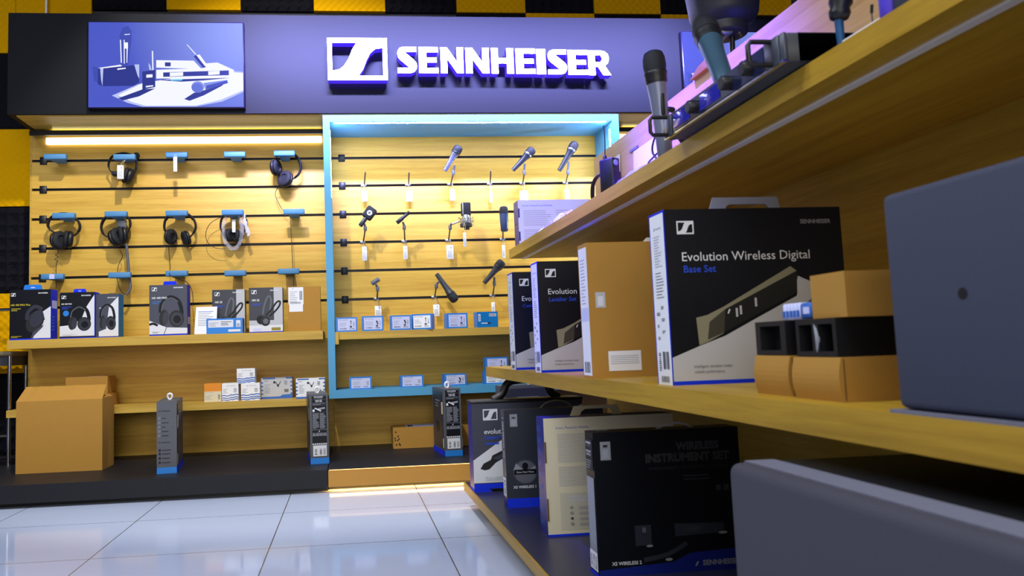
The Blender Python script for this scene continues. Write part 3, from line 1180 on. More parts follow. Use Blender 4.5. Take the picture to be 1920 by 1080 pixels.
def handheld(name, label, head, tail, y, mt='mic_metal', rg=.0235, ry=0.0):
    """stage microphone lying along head-tail in the wall plane; ry tips the head out"""
    a = Vector((head[0], y - ry, head[1])) - Vector((tail[0], y + ry, tail[1]))
    L_ = a.length
    t = thing('microphone', label, 'microphone', ((head[0] + tail[0]) / 2, y, (head[1] + tail[1]) / 2))
    o = (tail[0], y + ry, tail[1])
    b = MB()
    b.lathe([(.006, 0), (.0105, .001), (.011, .008), (.0125, L_ * .3), (.0155, L_ * .56), (.0195, L_ * .68), (.0215, L_ * .70)], o, a, mt, 22)
    b.build('body', t, True)
    b = MB()
    b.lathe([(rg * .95, L_ * .70), (rg, L_ * .72), (rg, L_ * .745), (rg * .95, L_ * .76)], o, a, 'steel' if mt == 'mic_metal' else 'black', 22)
    b.build('ring', t, True)
    b = MB()
    b.lathe([(rg * .96, L_ * .755), (rg * 1.02, L_ * .82), (rg * 1.0, L_ * .90), (rg * .85, L_ * .965), (rg * .5, L_ * .995), (.002, L_)], o, a, 'grille', 22)
    b.build('grille', t, True)
    return t


# top row of the niche
MY = 3.86
for (f, tp, tg0, tg, lb, tl, w) in (
        ((0.1067, 1.4093), (0.1111, 1.4506), (0.1058, 1.4002), (0.1056, 1.3422), 'bare holder rod at the left end of the niche top row', 'price tag below the leftmost bare rod', .030),
        ((0.3352, 1.4063), (0.3315, 1.4480), (0.3326, 1.4000), (0.3334, 1.3389), 'bare holder rod second from the left in the niche top row', 'price tag below the second bare rod from the left', .034),
        ((0.7634, 1.4064), (0.7498, 1.4516), (0.7576, 1.4001), (0.7574, 1.3271), 'bare holder rod between two microphones in the niche top row', 'narrow price tag below the bare rod between two microphones', .016)):
    holder(f, tp, 3.9, lb)
    price_tag(tg0, tg, w, .056, 3.965, tl)
TOPM = [
    ((0.5550, 1.4035), (0.5512, 1.4309), (0.5581, 1.4690), (0.5847, 1.5648), (0.5072, 1.4427), 'mic_silver', (0.5592, 1.3970), (0.5571, 1.3412),
     'silvery stage microphone tilted up in the niche top row', 'holder under the silvery tilted microphone', 'price tag under the silvery microphone', .026),
    ((0.9365, 1.4042), (0.9144, 1.4267), (0.9165, 1.4735), (0.9618, 1.5479), (0.8551, 1.4416), 'mic_metal', (0.9325, 1.4006), (0.9321, 1.3302),
     'black stage microphone tilted up in the middle right of the niche top row', 'holder under the black microphone beside the silver one', 'price tag partly behind the white carton on the gondola', .044),
    ((1.1689, 1.4040), (1.1416, 1.4241), (1.1446, 1.4822), (1.1831, 1.5794), (1.0949, 1.4361), 'mic_metal', (1.1631, 1.4005), (1.1625, 1.3325),
     'black stage microphone tilted up at the right end of the niche top row', 'holder under the rightmost top row microphone', 'price tag at the right end of the niche top row', .024)]
for (f, tp, cl, hd, tl_, mt_, tg0, tg, l1, l2, l3, w) in TOPM:
    holder(f, tp, MY, l2, cl)
    handheld('microphone', l1, hd, tl_, 3.845, mt_, ry=.012)
    price_tag(tg0, tg, w, .058, 3.965, l3)

# middle row: square instrument mic, small pencil mic, condenser in a cradle, broad vocal mic
f, tp, cl = (0.0934, 1.1189), (0.1027, 1.1580), (0.0956, 1.1902)
holder(f, tp, 3.88, 'holder under the square-headed microphone in the niche middle row', cl, slot=3)
t = thing('microphone', 'square flat-headed instrument microphone with a pale round badge', 'microphone', (cl[0], 3.87, cl[1]))
h0, h1 = (0.0765, 1.1729), (0.1532, 1.2733)
a = Vector((h1[0] - h0[0], 0, h1[1] - h0[1])).normalized()
n_ = Vector((a.z, 0, -a.x))
b = MB()
o = Vector((h0[0], 3.87, h0[1]))
b.lathe([(.009, 0), (.011, .004), (.011, .04), (.009, .06)], o, a, 'mic_metal', 16)
b.build('body', t, True)
b = MB()
b.T = Matrix.Translation(o + a * .078) @ Matrix((( n_.x, 0, a.x, 0), (0, 1, 0, 0), (n_.z, 0, a.z, 0), (0, 0, 0, 1)))
b.rbox(-.027, .027, -.014, .014, -.03, .035, 'grille', .010, 3)
b.build('grille', t, True)
b = MB()
b.T = Matrix.Translation(o + a * .078) @ Matrix((( n_.x, 0, a.x, 0), (0, 1, 0, 0), (n_.z, 0, a.z, 0), (0, 0, 0, 1)))
b.lathe([(.013, 0), (.013, .0015)], (0, -.0138, .002), (0, -1, 0), 'text_white', 20)
b.text('e', (-.006, -.0156, -.004), (1, 0, 0), (0, 0, 1), .012, 'ink_black', .03)
b.build('badge', t, True)
price_tag((0.0980, 1.1118), (0.0976, 1.0464), .024, .072, 3.965, 'price tag below the square-headed microphone')

f, tp, cl = (0.3066, 1.1173), (0.2966, 1.1597), (0.2896, 1.1894)
holder(f, tp, 3.88, 'holder under the slim pencil microphone in the niche middle row', cl, slot=3)
t = thing('microphone', 'slim short pencil microphone tilted up in the niche middle row', 'microphone', (cl[0], 3.87, cl[1]))
h0, h1 = (0.2595, 1.1856), (0.3251, 1.2383)
a = Vector((h1[0] - h0[0], -.01, h1[1] - h0[1]))
b = MB()
b.lathe([(.008, 0), (.0105, .002), (.0105, .035), (.0085, .04), (.0085, a.length - .018)], (h0[0], 3.87, h0[1]), a, 'mic_metal', 16)
b.build('body', t, True)
b = MB()
b.lathe([(.009, a.length - .018), (.009, a.length - .002), (.006, a.length)], (h0[0], 3.87, h0[1]), a, 'grille', 16)
b.build('grille', t, True)
price_tag((0.3042, 1.1104), (0.3050, 1.0473), .022, .068, 3.965, 'price tag below the slim pencil microphone')

f, tp, cl = (0.5333, 1.1183), (0.5274, 1.1554), (0.5336, 1.1769)
holder(f, tp, 3.88, 'holder carrying the cradle of the studio microphone', cl, slot=3)
t = thing('studio_microphone', 'large side-address studio microphone in a pale spring cradle', 'microphone', ((0.6045, 1.0876)[0], 3.87, (0.6045, 1.0876)[1]))
q0, q1 = (0.6150, 1.2199), (0.6120, 1.2824)
b = MB()
x0, z0 = (0.5851, 1.2177)
x1, z1 = (0.6283, 1.2822)
b.rbox(x0, x1 + .004, 3.852, 3.888, z0 - .004, z1, 'grille', .007, 3)
b.build('grille', t, True)
b = MB()
b.rbox(x0 + .004, x0 + .009, 3.850, 3.890, z0, z1 - .002, 'nickel', .002, 1)
b.build('side_rail', t, True)
b = MB()
b.lathe([(.018, 0), (.022, .008), (.022, .036), (.020, .043)], ((x0 + x1) / 2 + .002, 3.87, z0 - .042), (0, 0, 1), 'nickel', 22)
b.build('body', t, True)
b = MB()
za = z0 - .030
cx = (x0 + x1) / 2 + .001
ring = [(cx + .037 * math.cos(2 * PI * k / 24), 3.87 + .037 * math.sin(2 * PI * k / 24), za) for k in range(24)]
b.tube(ring, .003, 'nickel', 6, closed=True, up=(0, 0, 1))
b.tube([(cl[0], 3.88, cl[1] - .002), (cx - .037, 3.87, za)], .005, 'nickel', 8)
for k in range(6):
    g0, g1 = 2 * PI * k / 6, 2 * PI * (k + .5) / 6
    b.tube([(cx + .037 * math.cos(g0), 3.87 + .037 * math.sin(g0), za + .022), (cx + .022 * math.cos(g1), 3.87 + .022 * math.sin(g1), za + .002),
            (cx + .037 * math.cos(g0 + PI / 3), 3.87 + .037 * math.sin(g0 + PI / 3), za + .022)], .0012, 'ink_black', 5)
    b.tube([(cx + .037 * math.cos(g0), 3.87 + .037 * math.sin(g0), za + .022), (cx + .039 * math.cos(g0), 3.87 + .039 * math.sin(g0), za - .028)], .0011, 'steel', 5)
b.build('cradle', t, True)
b = MB()
b.lathe([(.026, 0), (.031, .003), (.031, .017), (.026, .02)], (cx, 3.87, za - .030), (0, 0, 1), 'dark_grey', 22)
b.lathe([(.014, 0), (.014, .014)], (cx + .004, 3.87, za - .042), (0, 0, 1), 'dark_grey', 16)
b.build('base_cup', t, True)
price_tag((0.5347, 1.1112), (0.5337, 1.0451), .036, .072, 3.965, 'price tag below the holder of the studio microphone')
price_tag((0.5926, 1.1748), (0.5919, 1.0890), .015, .072, 3.83, 'narrow price tag hanging from the studio microphone cradle')

f, tp = (0.8188, 1.1154), (0.7960, 1.1395)
holder(f, tp, 3.88, 'holder under the broad upright microphone beside the white carton', slot=3)
t = thing('microphone', 'broad upright bass microphone standing on its rod by the white carton', 'microphone', (tp[0], 3.88, tp[1]))
h0, h1 = (0.8019, 1.1324), (0.8047, 1.2603)
b = MB()
hh = h1[1] - h0[1]
b.lathe([(.014, 0), (.0185, .004), (.0205, hh * .35), (.0225, hh * .70)], (h0[0], 3.87, h0[1]), (0, 0, 1), 'mic_blue', 24)
for i in range(5):
    b.box(h0[0] + .011, h0[0] + .0135, 3.8488, 3.8518, h0[1] + .014 + i * .007, h0[1] + .019 + i * .007, 'text_white')
b.build('body', t, True)
b = MB()
b.lathe([(.0215, hh * .70), (.0225, hh * .72), (.0215, hh * .90), (.017, hh * .98), (.010, hh)], (h0[0], 3.87, h0[1]), (0, 0, 1), 'grille', 24)
b.build('grille', t, True)
price_tag((0.8124, 1.1057), (0.8124, 1.0418), .016, .068, 3.965, 'narrow price tag below the broad upright microphone')

# bottom row
f, tp, cl = (0.1557, 0.8193), (0.1549, 0.8563), (0.1452, 0.8830)
t = holder(f, tp, 3.88, 'empty microphone clip on its rod at the left of the niche bottom row', cl, slot=5)
h0, h1 = (0.1268, 0.8861), (0.1643, 0.9090)
a = Vector((h1[0] - h0[0], 0, h1[1] - h0[1]))
b = MB()
b.lathe([(.010, 0), (.0115, .003), (.0115, a.length - .002), (.0095, a.length), (.0085, a.length - .01)], (h0[0], 3.88, h0[1]), a, 'mid_grey', 16)
b.build('clip_jaw', t, True)
price_tag((0.1571, 0.8119), (0.1581, 0.7526), .034, .056, 3.965, 'price tag under the empty microphone clip')

f, tp, cl = (0.4507, 0.8221), (0.4469, 0.8619), (0.4640, 0.8908)
holder(f, tp, 3.88, 'holder of the microphone hanging head down in the niche bottom row', cl, slot=5)
handheld('microphone', 'dark microphone hanging head down in the niche bottom row', (0.5391, 0.7842), (0.4508, 0.9275), 3.865, 'dark_grey', rg=.023, ry=.015)
price_tag((0.4499, 0.8146), (0.4531, 0.7494), .032, .060, 3.965, 'price tag beside the head-down microphone')

f, tp, cl = (0.7530, 0.8221), (0.7407, 0.8676), (0.7395, 0.9026)
holder(f, tp, 3.88, 'holder under the tilted microphone at the right of the niche bottom row', cl, slot=5)
handheld('microphone', 'dark microphone tilted up at the right of the niche bottom row', (0.7824, 0.9802), (0.6860, 0.8727), 3.855, 'dark_grey', ry=.012)
price_tag((0.7471, 0.8147), (0.7459, 0.7545), .018, .056, 3.965, 'narrow price tag under the right bottom row microphone')

# tags on the headphone side
t = price_tag((-0.8136, 1.5459), (-0.8157, 1.4979), .018, .074, 3.885, 'narrow price tag hanging from a bare hanger in the top row')
t['group'] = 'price tags on the headphone hangers'
t = price_tag((-1.0539, 1.5217), (-1.0750, 1.4615), .030, .068, 3.885, 'price tag hanging over the boom headset', 0.15)
t['group'] = 'price tags on the headphone hangers'


# ------------------------------------------------------------------ boxes of the left upper shelf
def art_headphones(c, f, cx, cy, s, asp, tilt=0.0):
    """printed picture of headphones, s = height as a fraction of the face height"""
    h = s
    w = s * asp
    c.band(f, [(cx - w * .42, cy + h * .0), (cx - w * .36, cy + h * .30), (cx - w * .05, cy + h * .49), (cx + w * .28, cy + h * .36), (cx + w * .40, cy + h * .02), (cx + w * .34, cy - h * .16)], w * .15, 'print_black')
    c.band(f, [(cx - w * .38, cy + h * .05), (cx - w * .30, cy + h * .31), (cx - w * .02, cy + h * .46), (cx + w * .26, cy + h * .34)], w * .04, 'mid_grey')
    c.ell(f, cx - w * .30, cy - h * .16, w * .17, h * .26, 'ink_black', -.12)
    c.ell(f, cx - w * .22, cy - h * .17, w * .12, h * .22, 'print_slate', -.12)
    c.ell(f, cx + w * .20, cy - h * .20, w * .29, h * .27, 'ink_black', .1)
    c.ell(f, cx + w * .21, cy - h * .21, w * .23, h * .21, 'print_slate', .1)
    c.ell(f, cx + w * .22, cy - h * .22, w * .15, h * .13, 'print_black', .1)


def hp_box(r, z, y, D, mside, mfront, rz=0.0):
    x0, x1, zt = r
    return Carton(x1 - x0, D, zt - z, mside, mfront), ((x0 + x1) / 2, y + D / 2, z)


F = 'front'
c, loc = hp_box((-1.5235, -1.3445, 0.8879), .659, 3.745, .085, 'royal_blue', 'print_black')
c.poly(F, [(.50, 0.0), (1, 0), (1, .66), (.80, .55), (.86, .40), (.62, .18)], 'print_pale')
c.ell(F, .62, .36, .20, .23, 'ink_black', -.5)
c.ell(F, .66, .42, .15, .18, 'print_slate', -.5)
c.band(F, [(.42, .40), (.45, .55), (.62, .66), (.80, .60)], .09, 'print_slate')
c.poly(F, [(.38, .0), (.50, .0), (.58, .16), (.84, .30), (.80, .24), (.60, .08), (.55, .0)], 'print_slate2')
c.rect(F, 0, 0, 1, .028, 'royal_blue')
c.logo(F, .03, .87, .11)
c.text(F, 'SENNHEISER', .69, .915, .24, 'text_white', .03)
c.text(F, 'HD 490 PRO Plus', .03, .68, .47, 'yellow_ink', .02)
c.lines(F, .04, .58, .27, .65, 2, 'yellow_ink', .35)
c.lines(F, .04, .05, .30, .09, 2, 'yellow_ink', .35)
c.rect('right', .15, .62, .9, .78, 'label_lilac')
c.lines('right', .2, .18, .5, .5, 5, 'sky_blue')
A = c.place('headphone_box', 'tallest headphone box, black front and royal blue sides, left end of upper shelf', 'box', loc, 0, 'headphone boxes on the upper shelf')
HANG = [(-.042, 0), (.042, 0), (.038, .022), (.032, .026), (-.032, .026), (-.038, .022)]


def tab(parent, x, z, mt, s=1.0, y=0.0, hole=True):
    b = MB()
    b.prism([(x + u * s, z + v * s) for u, v in HANG], y - .0012, y + .0012, mt)
    if hole:
        b.prism([(x + u * s, z + v * s) for u, v in [(-.012, .012), (-.006, .010), (.006, .010), (.012, .012), (.006, .015), (-.006, .015)]], y - .0016, y - .0012, 'label_lilac')
    return b.build('hang_tab', parent)


tab(A, -.005, c.H, 'sky_blue')

c, loc = hp_box((-1.3083, -1.1551, 0.8710), .659, 3.755, .075, 'royal_blue', 'print_black')
c.poly(F, [(.75, .66), (1, .94), (1, .05), (0, .05), (0, .27), (.30, .29), (.62, .40)], 'print_pale')
art_headphones(c, F, .57, .42, .56, 1.22)
c.rect(F, 0, 0, 1, .022, 'royal_blue')
c.logo(F, .05, .86, .13)
c.text(F, 'SENNHEISER', .62, .915, .28, 'text_white', .03)
c.text(F, 'HD 300 PRO', .05, .735, .30, 'text_white', .03)
c.lines(F, .06, .64, .33, .71, 2, 'blue_ink', .4)
c.ell(F, .18, .545, .085, .062, 'sky_blue')
c.lines(F, .08, .06, .5, .10, 2, 'print_light', .35)
B_ = c.place('headphone_box', 'headphone box with a blue round dot and headphones picture, second from left', 'box', loc, 0, 'headphone boxes on the upper shelf')
tab(B_, .0, c.H, 'royal_blue', .7)

c, loc = hp_box((-1.1636, -1.0538, 0.8617), .659, 3.775, .085, 'teal_blue', 'print_slate2')
c.poly(F, [(.62, .72), (1, .94), (1, .03), (.2, .03), (.2, .14), (.5, .2)], 'print_pale')
art_headphones(c, F, .56, .45, .60, 1.15)
c.rect(F, 0, 0, 1, .02, 'royal_blue')
c.text(F, 'SENNHEISER', .55, .90, .36, 'text_white', .03)
c.text(F, 'O', .22, .66, .07, 'text_white', .03)
c.place('headphone_box', 'slate headphone box with teal sides half behind its neighbour', 'box', loc, 0, 'headphone boxes on the upper shelf')

c, loc = hp_box((-0.9071, -0.7364, 0.8941), .659, 3.745, .075, 'royal_blue', 'print_slate2')
c.poly(F, [(0, .03), (1, .03), (1, .14), (.45, .16), (0, .30)], 'print_pale')
art_headphones(c, F, .58, .45, .62, 1.10)
c.band(F, [(0, .22), (.10, .24), (.22, .20)], .06, 'print_black')
c.band(F, [(.45, .16), (.42, .10), (.38, .03)], .015, 'print_black')
c.rect(F, 0, 0, 1, .025, 'royal_blue')
c.logo(F, .07, .88, .13)
c.text(F, 'SENNHEISER', .64, .93, .26, 'text_white', .03)
c.text(F, 'HD 400 PRO', .07, .725, .40, 'text_white', .025)
c.lines(F, .08, .63, .32, .69, 2, 'sky_blue', .35)
c.lines(F, .08, .05, .30, .09, 3, 'ink_pale', .35)
c.rect('right', .1, .22, .8, .36, 'label_lilac')
D_ = c.place('headphone_box', 'grey headphone box standing alone on the upper shelf middle', 'box', loc, 0, 'headphone boxes on the upper shelf')
tab(D_, .0, c.H, 'royal_blue', .75, hole=False)

q0, q1 = (-0.7015, 0.6623), (-0.6175, 0.7873)
b = MB()
v = []
for j in range(7):
    for i in range(2):
        f_ = j / 6
        v.append((q0[0] - .002 + f_ * .006 + i * (.100 - f_ * .004), 3.735 + .022 * f_ ** 1.5, .660 + (q1[1] - .660) * f_))
n0 = len(v)
v += [(x, y + .0008, z) for x, y, z in v]
fs = []
for j in range(6):
    k = j * 2
    fs += [(k, k + 1, k + 3, k + 2), (k + n0, k + 2 + n0, k + 3 + n0, k + 1 + n0)]
    fs += [(k, k + 2, k + 2 + n0, k + n0), (k + 1, k + 1 + n0, k + 3 + n0, k + 3)]
fs += [(0, n0, n0 + 1, 1), (12, 13, 13 + n0, 12 + n0)]
b.add(v, fs, 'paper', False)
for i in range(9):
    z = .70 + i * .008
    yy = 3.735 + .022 * ((z - .66) / (q1[1] - .66)) ** 1.5 - .0012
    b.box(q0[0] + .014, q0[0] + .014 + .05 + .02 * ((i * 7) % 3) / 2, yy, yy + .0005, z, z + .0016, 'ink_pale' if i < 8 else 'blue_ink')
tag(b.build('leaflet'), 'white printed sheet leaning beside the half hidden headphone box', 'paper')


def hd25(r, y, label, tags):
    c, loc = hp_box(r, .659, y, .06, 'deep_blue', 'print_slate')
    c.rect(F, .74, .02, 1, 1, 'print_light')
    c.rect(F, 0, .02, 1, .16, 'print_pale')
    c.rect(F, 0, .16, .74, .27, 'print_light')
    c.band(F, [(.40, .40), (.46, .62), (.55, .78), (.62, .80), (.66, .70), (.62, .50), (.58, .40)], .05, 'mid_grey')
    c.band(F, [(.50, .38), (.66, .50), (.82, .66), (.92, .68), (.90, .58), (.74, .44), (.60, .36)], .055, 'print_black')
    c.ell(F, .34, .28, .12, .10, 'print_black', .3)
    c.ell(F, .48, .25, .14, .11, 'ink_black', .2)
    c.ell(F, .49, .25, .08, .06, 'mid_grey', .2)
    c.rect(F, 0, 0, 1, .022, 'royal_blue')
    c.logo(F, .08, .86, .15)
    c.text(F, 'SENNHEISER', .63, .92, .28, 'text_white', .03)
    c.text(F, 'HD 25', .09, .70, .22, 'text_white', .03)
    c.lines(F, .10, .60, .42, .66, 2, 'blue_ink', .4)
    if tags:
        c.rect(F, .11, .045, .36, .095, 'label_lilac')
        c.rect(F, .66, .04, .93, .105, 'olive')
    return c.place('headphone_box', label, 'box', loc, 0, 'headphone boxes on the upper shelf')


hd25((-0.6317, -0.4807, 0.8689), 3.80, 'slate and silver headphone box half hidden by a flat blue box', False)
hd25((-0.4540, -0.2988, 0.8699), 3.745, 'slate and silver headphone box left of the brown carton', True)
c, loc = hp_box((-0.6482, -0.4831, 0.7298), .659, 3.735, .06, 'deep_blue', 'sky_blue')
c.rect(F, .05, .42, .74, .90, 'text_white')
c.lines(F, .08, .50, .34, .80, 3, 'ink_pale')
c.lines(F, .40, .55, .70, .85, 3, 'ink')
c.rect(F, .82, .42, .94, .86, 'text_white')
c.hbars(F, .84, .45, .92, .66, 5, 'ink')
c.rect(F, .60, .12, .94, .27, 'text_white')
c.place('accessory_box', 'flat bright blue box lying before the half hidden headphone box', 'box', loc)
c, loc = hp_box((-0.2747, -0.1226, 0.8711), .659, 3.755, .06, 'kraft', 'kraft')
c.rect(F, .02, .60, .48, .985, 'paper')
c.rect(F, .04, .44, .46, .60, 'paper')
c.lines(F, .06, .66, .30, .92, 6, 'ink_pale', .3)
c.bars(F, .36, .70, .45, .90, 4, 'ink', 5)
c.slash(F, .14, .94, .03, .03, 'ink_black')
c.hbars(F, .06, .62, .40, .66, 2, 'ink')
c.place('shipping_carton', 'brown carton with white paper labels at the right end of upper shelf', 'carton', loc)


# ------------------------------------------------------------------ lower left shelf
def plain_label(c, f=F, u0=.10, v0=.10, u1=.92, v1=.90, seed=1, pic=None, mt='label_lilac'):
    c.rect(f, u0, v0, u1, v1, mt)
    w, h = u1 - u0, v1 - v0
    c.slash(f, u0 + w * .08, v0 + h * .84, w * .06, h * .12, 'ink_black')
    c.text(f, 'SENNHEISER', u0 + w * .18, v0 + h * .85, w * .38, 'ink', 0)
    c.lines(f, u0 + w * .08, v0 + h * .34, u0 + w * .5, v0 + h * .72, 5, 'ink_pale', .3, seed)
    c.bars(f, u0 + w * .10, v0 + h * .08, u0 + w * .48, v0 + h * .20, 14, 'ink', seed)
    c.bars(f, u0 + w * .64, v0 + h * .08, u0 + w * .92, v0 + h * .18, 8, 'ink', seed + 1)
    if pic == 'mic':
        c.poly(f, [(u0 + w * .66, v0 + h * .72), (u0 + w * .74, v0 + h * .74), (u0 + w * .80, v0 + h * .44), (u0 + w * .73, v0 + h * .42)], 'ink_black')
    if pic == 'pin':
        c.rect(f, u0 + w * .71, v0 + h * .46, u0 + w * .74, v0 + h * .82, 'ink_black')
        c.ell(f, u0 + w * .725, v0 + h * .76, .03, .05, 'ink_black')
    if pic:
        c.rect(f, u0 + w * .66, v0 + h * .22, u0 + w * .78, v0 + h * .38, 'ink')
        c.hbars(f, u0 + w * .84, v0 + h * .34, u0 + w * .93, v0 + h * .74, 6, 'ink_pale', seed)
    else:
        c.hbars(f, u0 + w * .80, v0 + h * .30, u0 + w * .93, v0 + h * .70, 6, 'ink_pale', seed)


def wave_box(r, y, z, label, D=.075, rz=0.0):
    x0, x1, zt = r
    c = Carton(x1 - x0, D, zt - z, 'white')
    for i, (v0, v1) in enumerate(((.02, .07), (.13, .21), (.27, .35))):
        c.band(F, [(0, v0 + .03), (.12, v0 + .06), (.3, v0 + .02), (.5, v0 + .05)], .055, 'wave_blue')
        c.band(F, [(.5, v0 + .085), (.66, v0 + .06), (.84, v0 + .10), (1, v0 + .07)], .06, 'wave_blue')
    c.slash(F, .30, .82, .06, .06, 'ink_black')
    c.text(F, 'SENNHEISER', .42, .83, .42, 'ink_pale')
    c.lines(F, .07, .45, .36, .72, 4, 'ink_pale', .3)
    c.hbars(F, .72, .48, .90, .74, 6, 'ink_pale')
    return c.place('accessory_box', label, 'box', ((x0 + x1) / 2, y + D / 2, z), rz, 'wave printed boxes on the lower shelf')


ZL = .345
x0, x1, zt = (-0.6704, -0.5924, 0.4296)
c = Carton(x1 - x0, .07, zt - ZL, 'orange_card')
c.rect(F, 0, 0, 1, .56, 'cream')
c.slash(F, .05, .45, .05, .06, 'ink_black')
c.text(F, 'SENNHEISER', .14, .46, .4, 'ink_pale')
c.lines(F, .05, .12, .5, .40, 4, 'ink_pale', .3)
c.hbars(F, .80, .12, .93, .42, 6, 'ink')
c.place('accessory_box', 'small box with orange top and cream lower half on the lower shelf', 'box', ((x0 + x1) / 2, 3.79 + .035, ZL))
w1 = (-0.5891, -0.5133, 0.4280)
w2 = (-0.5011, -0.4151, 0.4244)
wave_box(w1, 3.785, ZL, 'white wave printed box beside the orange topped box', .075)
wave_box(w2, 3.785, ZL, 'white wave printed box at the bottom right of the small stack', .078)
x0, x1, zt = (-0.5203, -0.4366, 0.5010)
wave_box((x0, x1, w2[2] + .0005 + (zt - .432)), 3.79, w2[2] + .0005, 'white wave printed box on top of the small stack', .075)


def drum_box(r, y, label, front, D=.10):
    x0, x1, zt = r
    c = Carton(x1 - x0, D, zt - ZL, 'white' if front == 'white' else 'print_light', front)
    for v in (.2, .38, .56, .74):
        c.rect(F, 0, v, .06, v + .07, 'wave_blue')
        c.rect(F, .94, v, 1, v + .07, 'wave_blue')
    c.rect(F, 0, .0, .6, .10, 'wave_blue')
    c.poly(F, [(.6, .10), (.68, .18), (1, .20), (1, 0), (.6, 0)] if front != 'white' else [(.3, .02), (1, .05), (1, 0), (.3, 0)], 'wave_blue')
    c.rect(F, .05, .94, .45, 1, 'wave_blue')
    c.rect(F, .8, .94, 1, 1, 'wave_blue')
    c.text(F, 'MKE 4', .10, .83, .12, 'ink')
    c.ell(F, .42, .78, .035, .06, 'ink_black')
    c.band(F, [(.46, .80), (.50, .70), (.54, .62), (.60, .74), (.63, .82)], .02, 'ink_black')
    c.ell(F, .54, .62, .03, .06, 'ink_black')
    c.lines(F, .10, .28, .30, .74, 7, 'ink_pale', .25)
    c.hbars(F, .74, .66, .84, .86, 5, 'ink_pale')
    c.hbars(F, .74, .30, .88, .46, 6, 'ink')
    return c.place('microphone_box', label, 'box', ((x0 + x1) / 2, y + D / 2, ZL), 0, 'clip microphone boxes on the lower shelf')


drum_box((-0.4134, -0.2678, 0.4443), 3.84, 'grey fronted clip microphone box standing back on the lower shelf', 'print_light')
drum_box((-0.2433, -0.1104, 0.4379), 3.735, 'white fronted clip microphone box at the right end of lower shelf', 'white')

# brown cartons at the left of the lower shelf
x0, x1, zt = (-1.2939, -1.1268, 0.4304)
c = Carton(.13, .14, .056, 'kraft')
c.place('shipping_carton', 'small brown carton with a white label on the lower shelf, underneath', 'carton', ((-1.1394, 0.3850)[0] - .02, 3.86, ZL))
c.rect('right', .2, .2, .6, .6, 'paper')
x0, x1, zt = (-1.2942, -1.1076, 0.4819)
c = Carton(x1 - x0, .13, zt - .402, 'kraft')
c.rect('top', .45, .2, .85, .6, 'paper')
c.place('shipping_carton', 'brown carton with a white label on its top, upper of two', 'carton', ((x0 + x1) / 2, 3.86, .402))

# ------------------------------------------------------------------ niche boxes


def blue_box(r, y, z, label, seed, D=.062, rz=0.0, pic='mic', group='blue boxes in the niche', mt='label_lilac', body='sky_blue'):
    x0, x1, zt = r
    W_, H_ = x1 - x0, zt - z
    c = Carton(W_, D, H_, 'sky_blue', body)
    if body == 'teal_blue':
        c.rect(F, .06, .40, .17, .86, 'text_white')
        c.hbars(F, .08, .44, .15, .82, 6, 'ink')
        c.rect(F, .58, .70, .92, .88, 'text_white')
        c.bars(F, .60, .72, .90, .86, 10, 'ink')
        c.rect(F, .20, .24, .50, .30, 'text_white')
        c.rect(F, .50, .22, .64, .32, 'ink_black')
    else:
        plain_label(c, F, .09, .10, .93, .90, seed, pic, mt)
    return c.place('microphone_box', label, 'box', ((x0 + x1) / 2, y + D / 2, z), rz, group)


ZN = .650
blue_box((-0.0513, 0.0488, 0.7178), 3.735, ZN, 'small blue labelled box at the left end of the niche shelf', 3, pic='pin')
blue_box((0.0715, 0.1723, 0.7204), 3.735, ZN, 'second small blue labelled box from the left on the niche shelf', 4)
blue_box((0.2053, 0.3042, 0.7202), 3.735, ZN, 'third small blue labelled box from the left on the niche shelf', 5)
blue_box((0.3150, 0.4146, 0.7236), 3.740, ZN, 'turned blue box with a bright white label and bare blue side', 6, D=.062, rz=-.32, pic='pin', mt='white')
blue_box((0.4712, 0.5743, 0.7227), 3.740, ZN, 'blue labelled box right of the turned one on the niche shelf', 7, rz=.12, pic='pin')
blue_box((0.6193, 0.7234, 0.7250), 3.745, ZN, 'teal fronted blue box at the right of the niche shelf', 8, rz=.10, body='teal_blue')
ZF = .379
blue_box((0.0042, 0.1088, 0.4355), 3.73, ZF, 'small blue box at the left on the niche floor', 9, pic=None)
blue_box((0.2444, 0.3529, 0.4340), 3.73, ZF, 'small blue box in the middle of the niche floor', 10, pic=None)
blue_box((0.4502, 0.5575, 0.4337), 3.735, ZF, 'small blue box behind the tall grey box on the niche floor', 11, rz=.08)
lw = (0.6452, 0.7562, 0.4391)
blue_box(lw, 3.735, ZF, 'lower one of two stacked blue boxes behind the gondola shelf end', 12, pic=None, mt='white')
up = (0.6540, 0.7654, 0.5048)
blue_box((up[0], up[1], lw[2] + .0005 + .066), 3.74, lw[2] + .0005, 'upper one of two stacked blue boxes behind the gondola shelf end', 13, pic='pin')


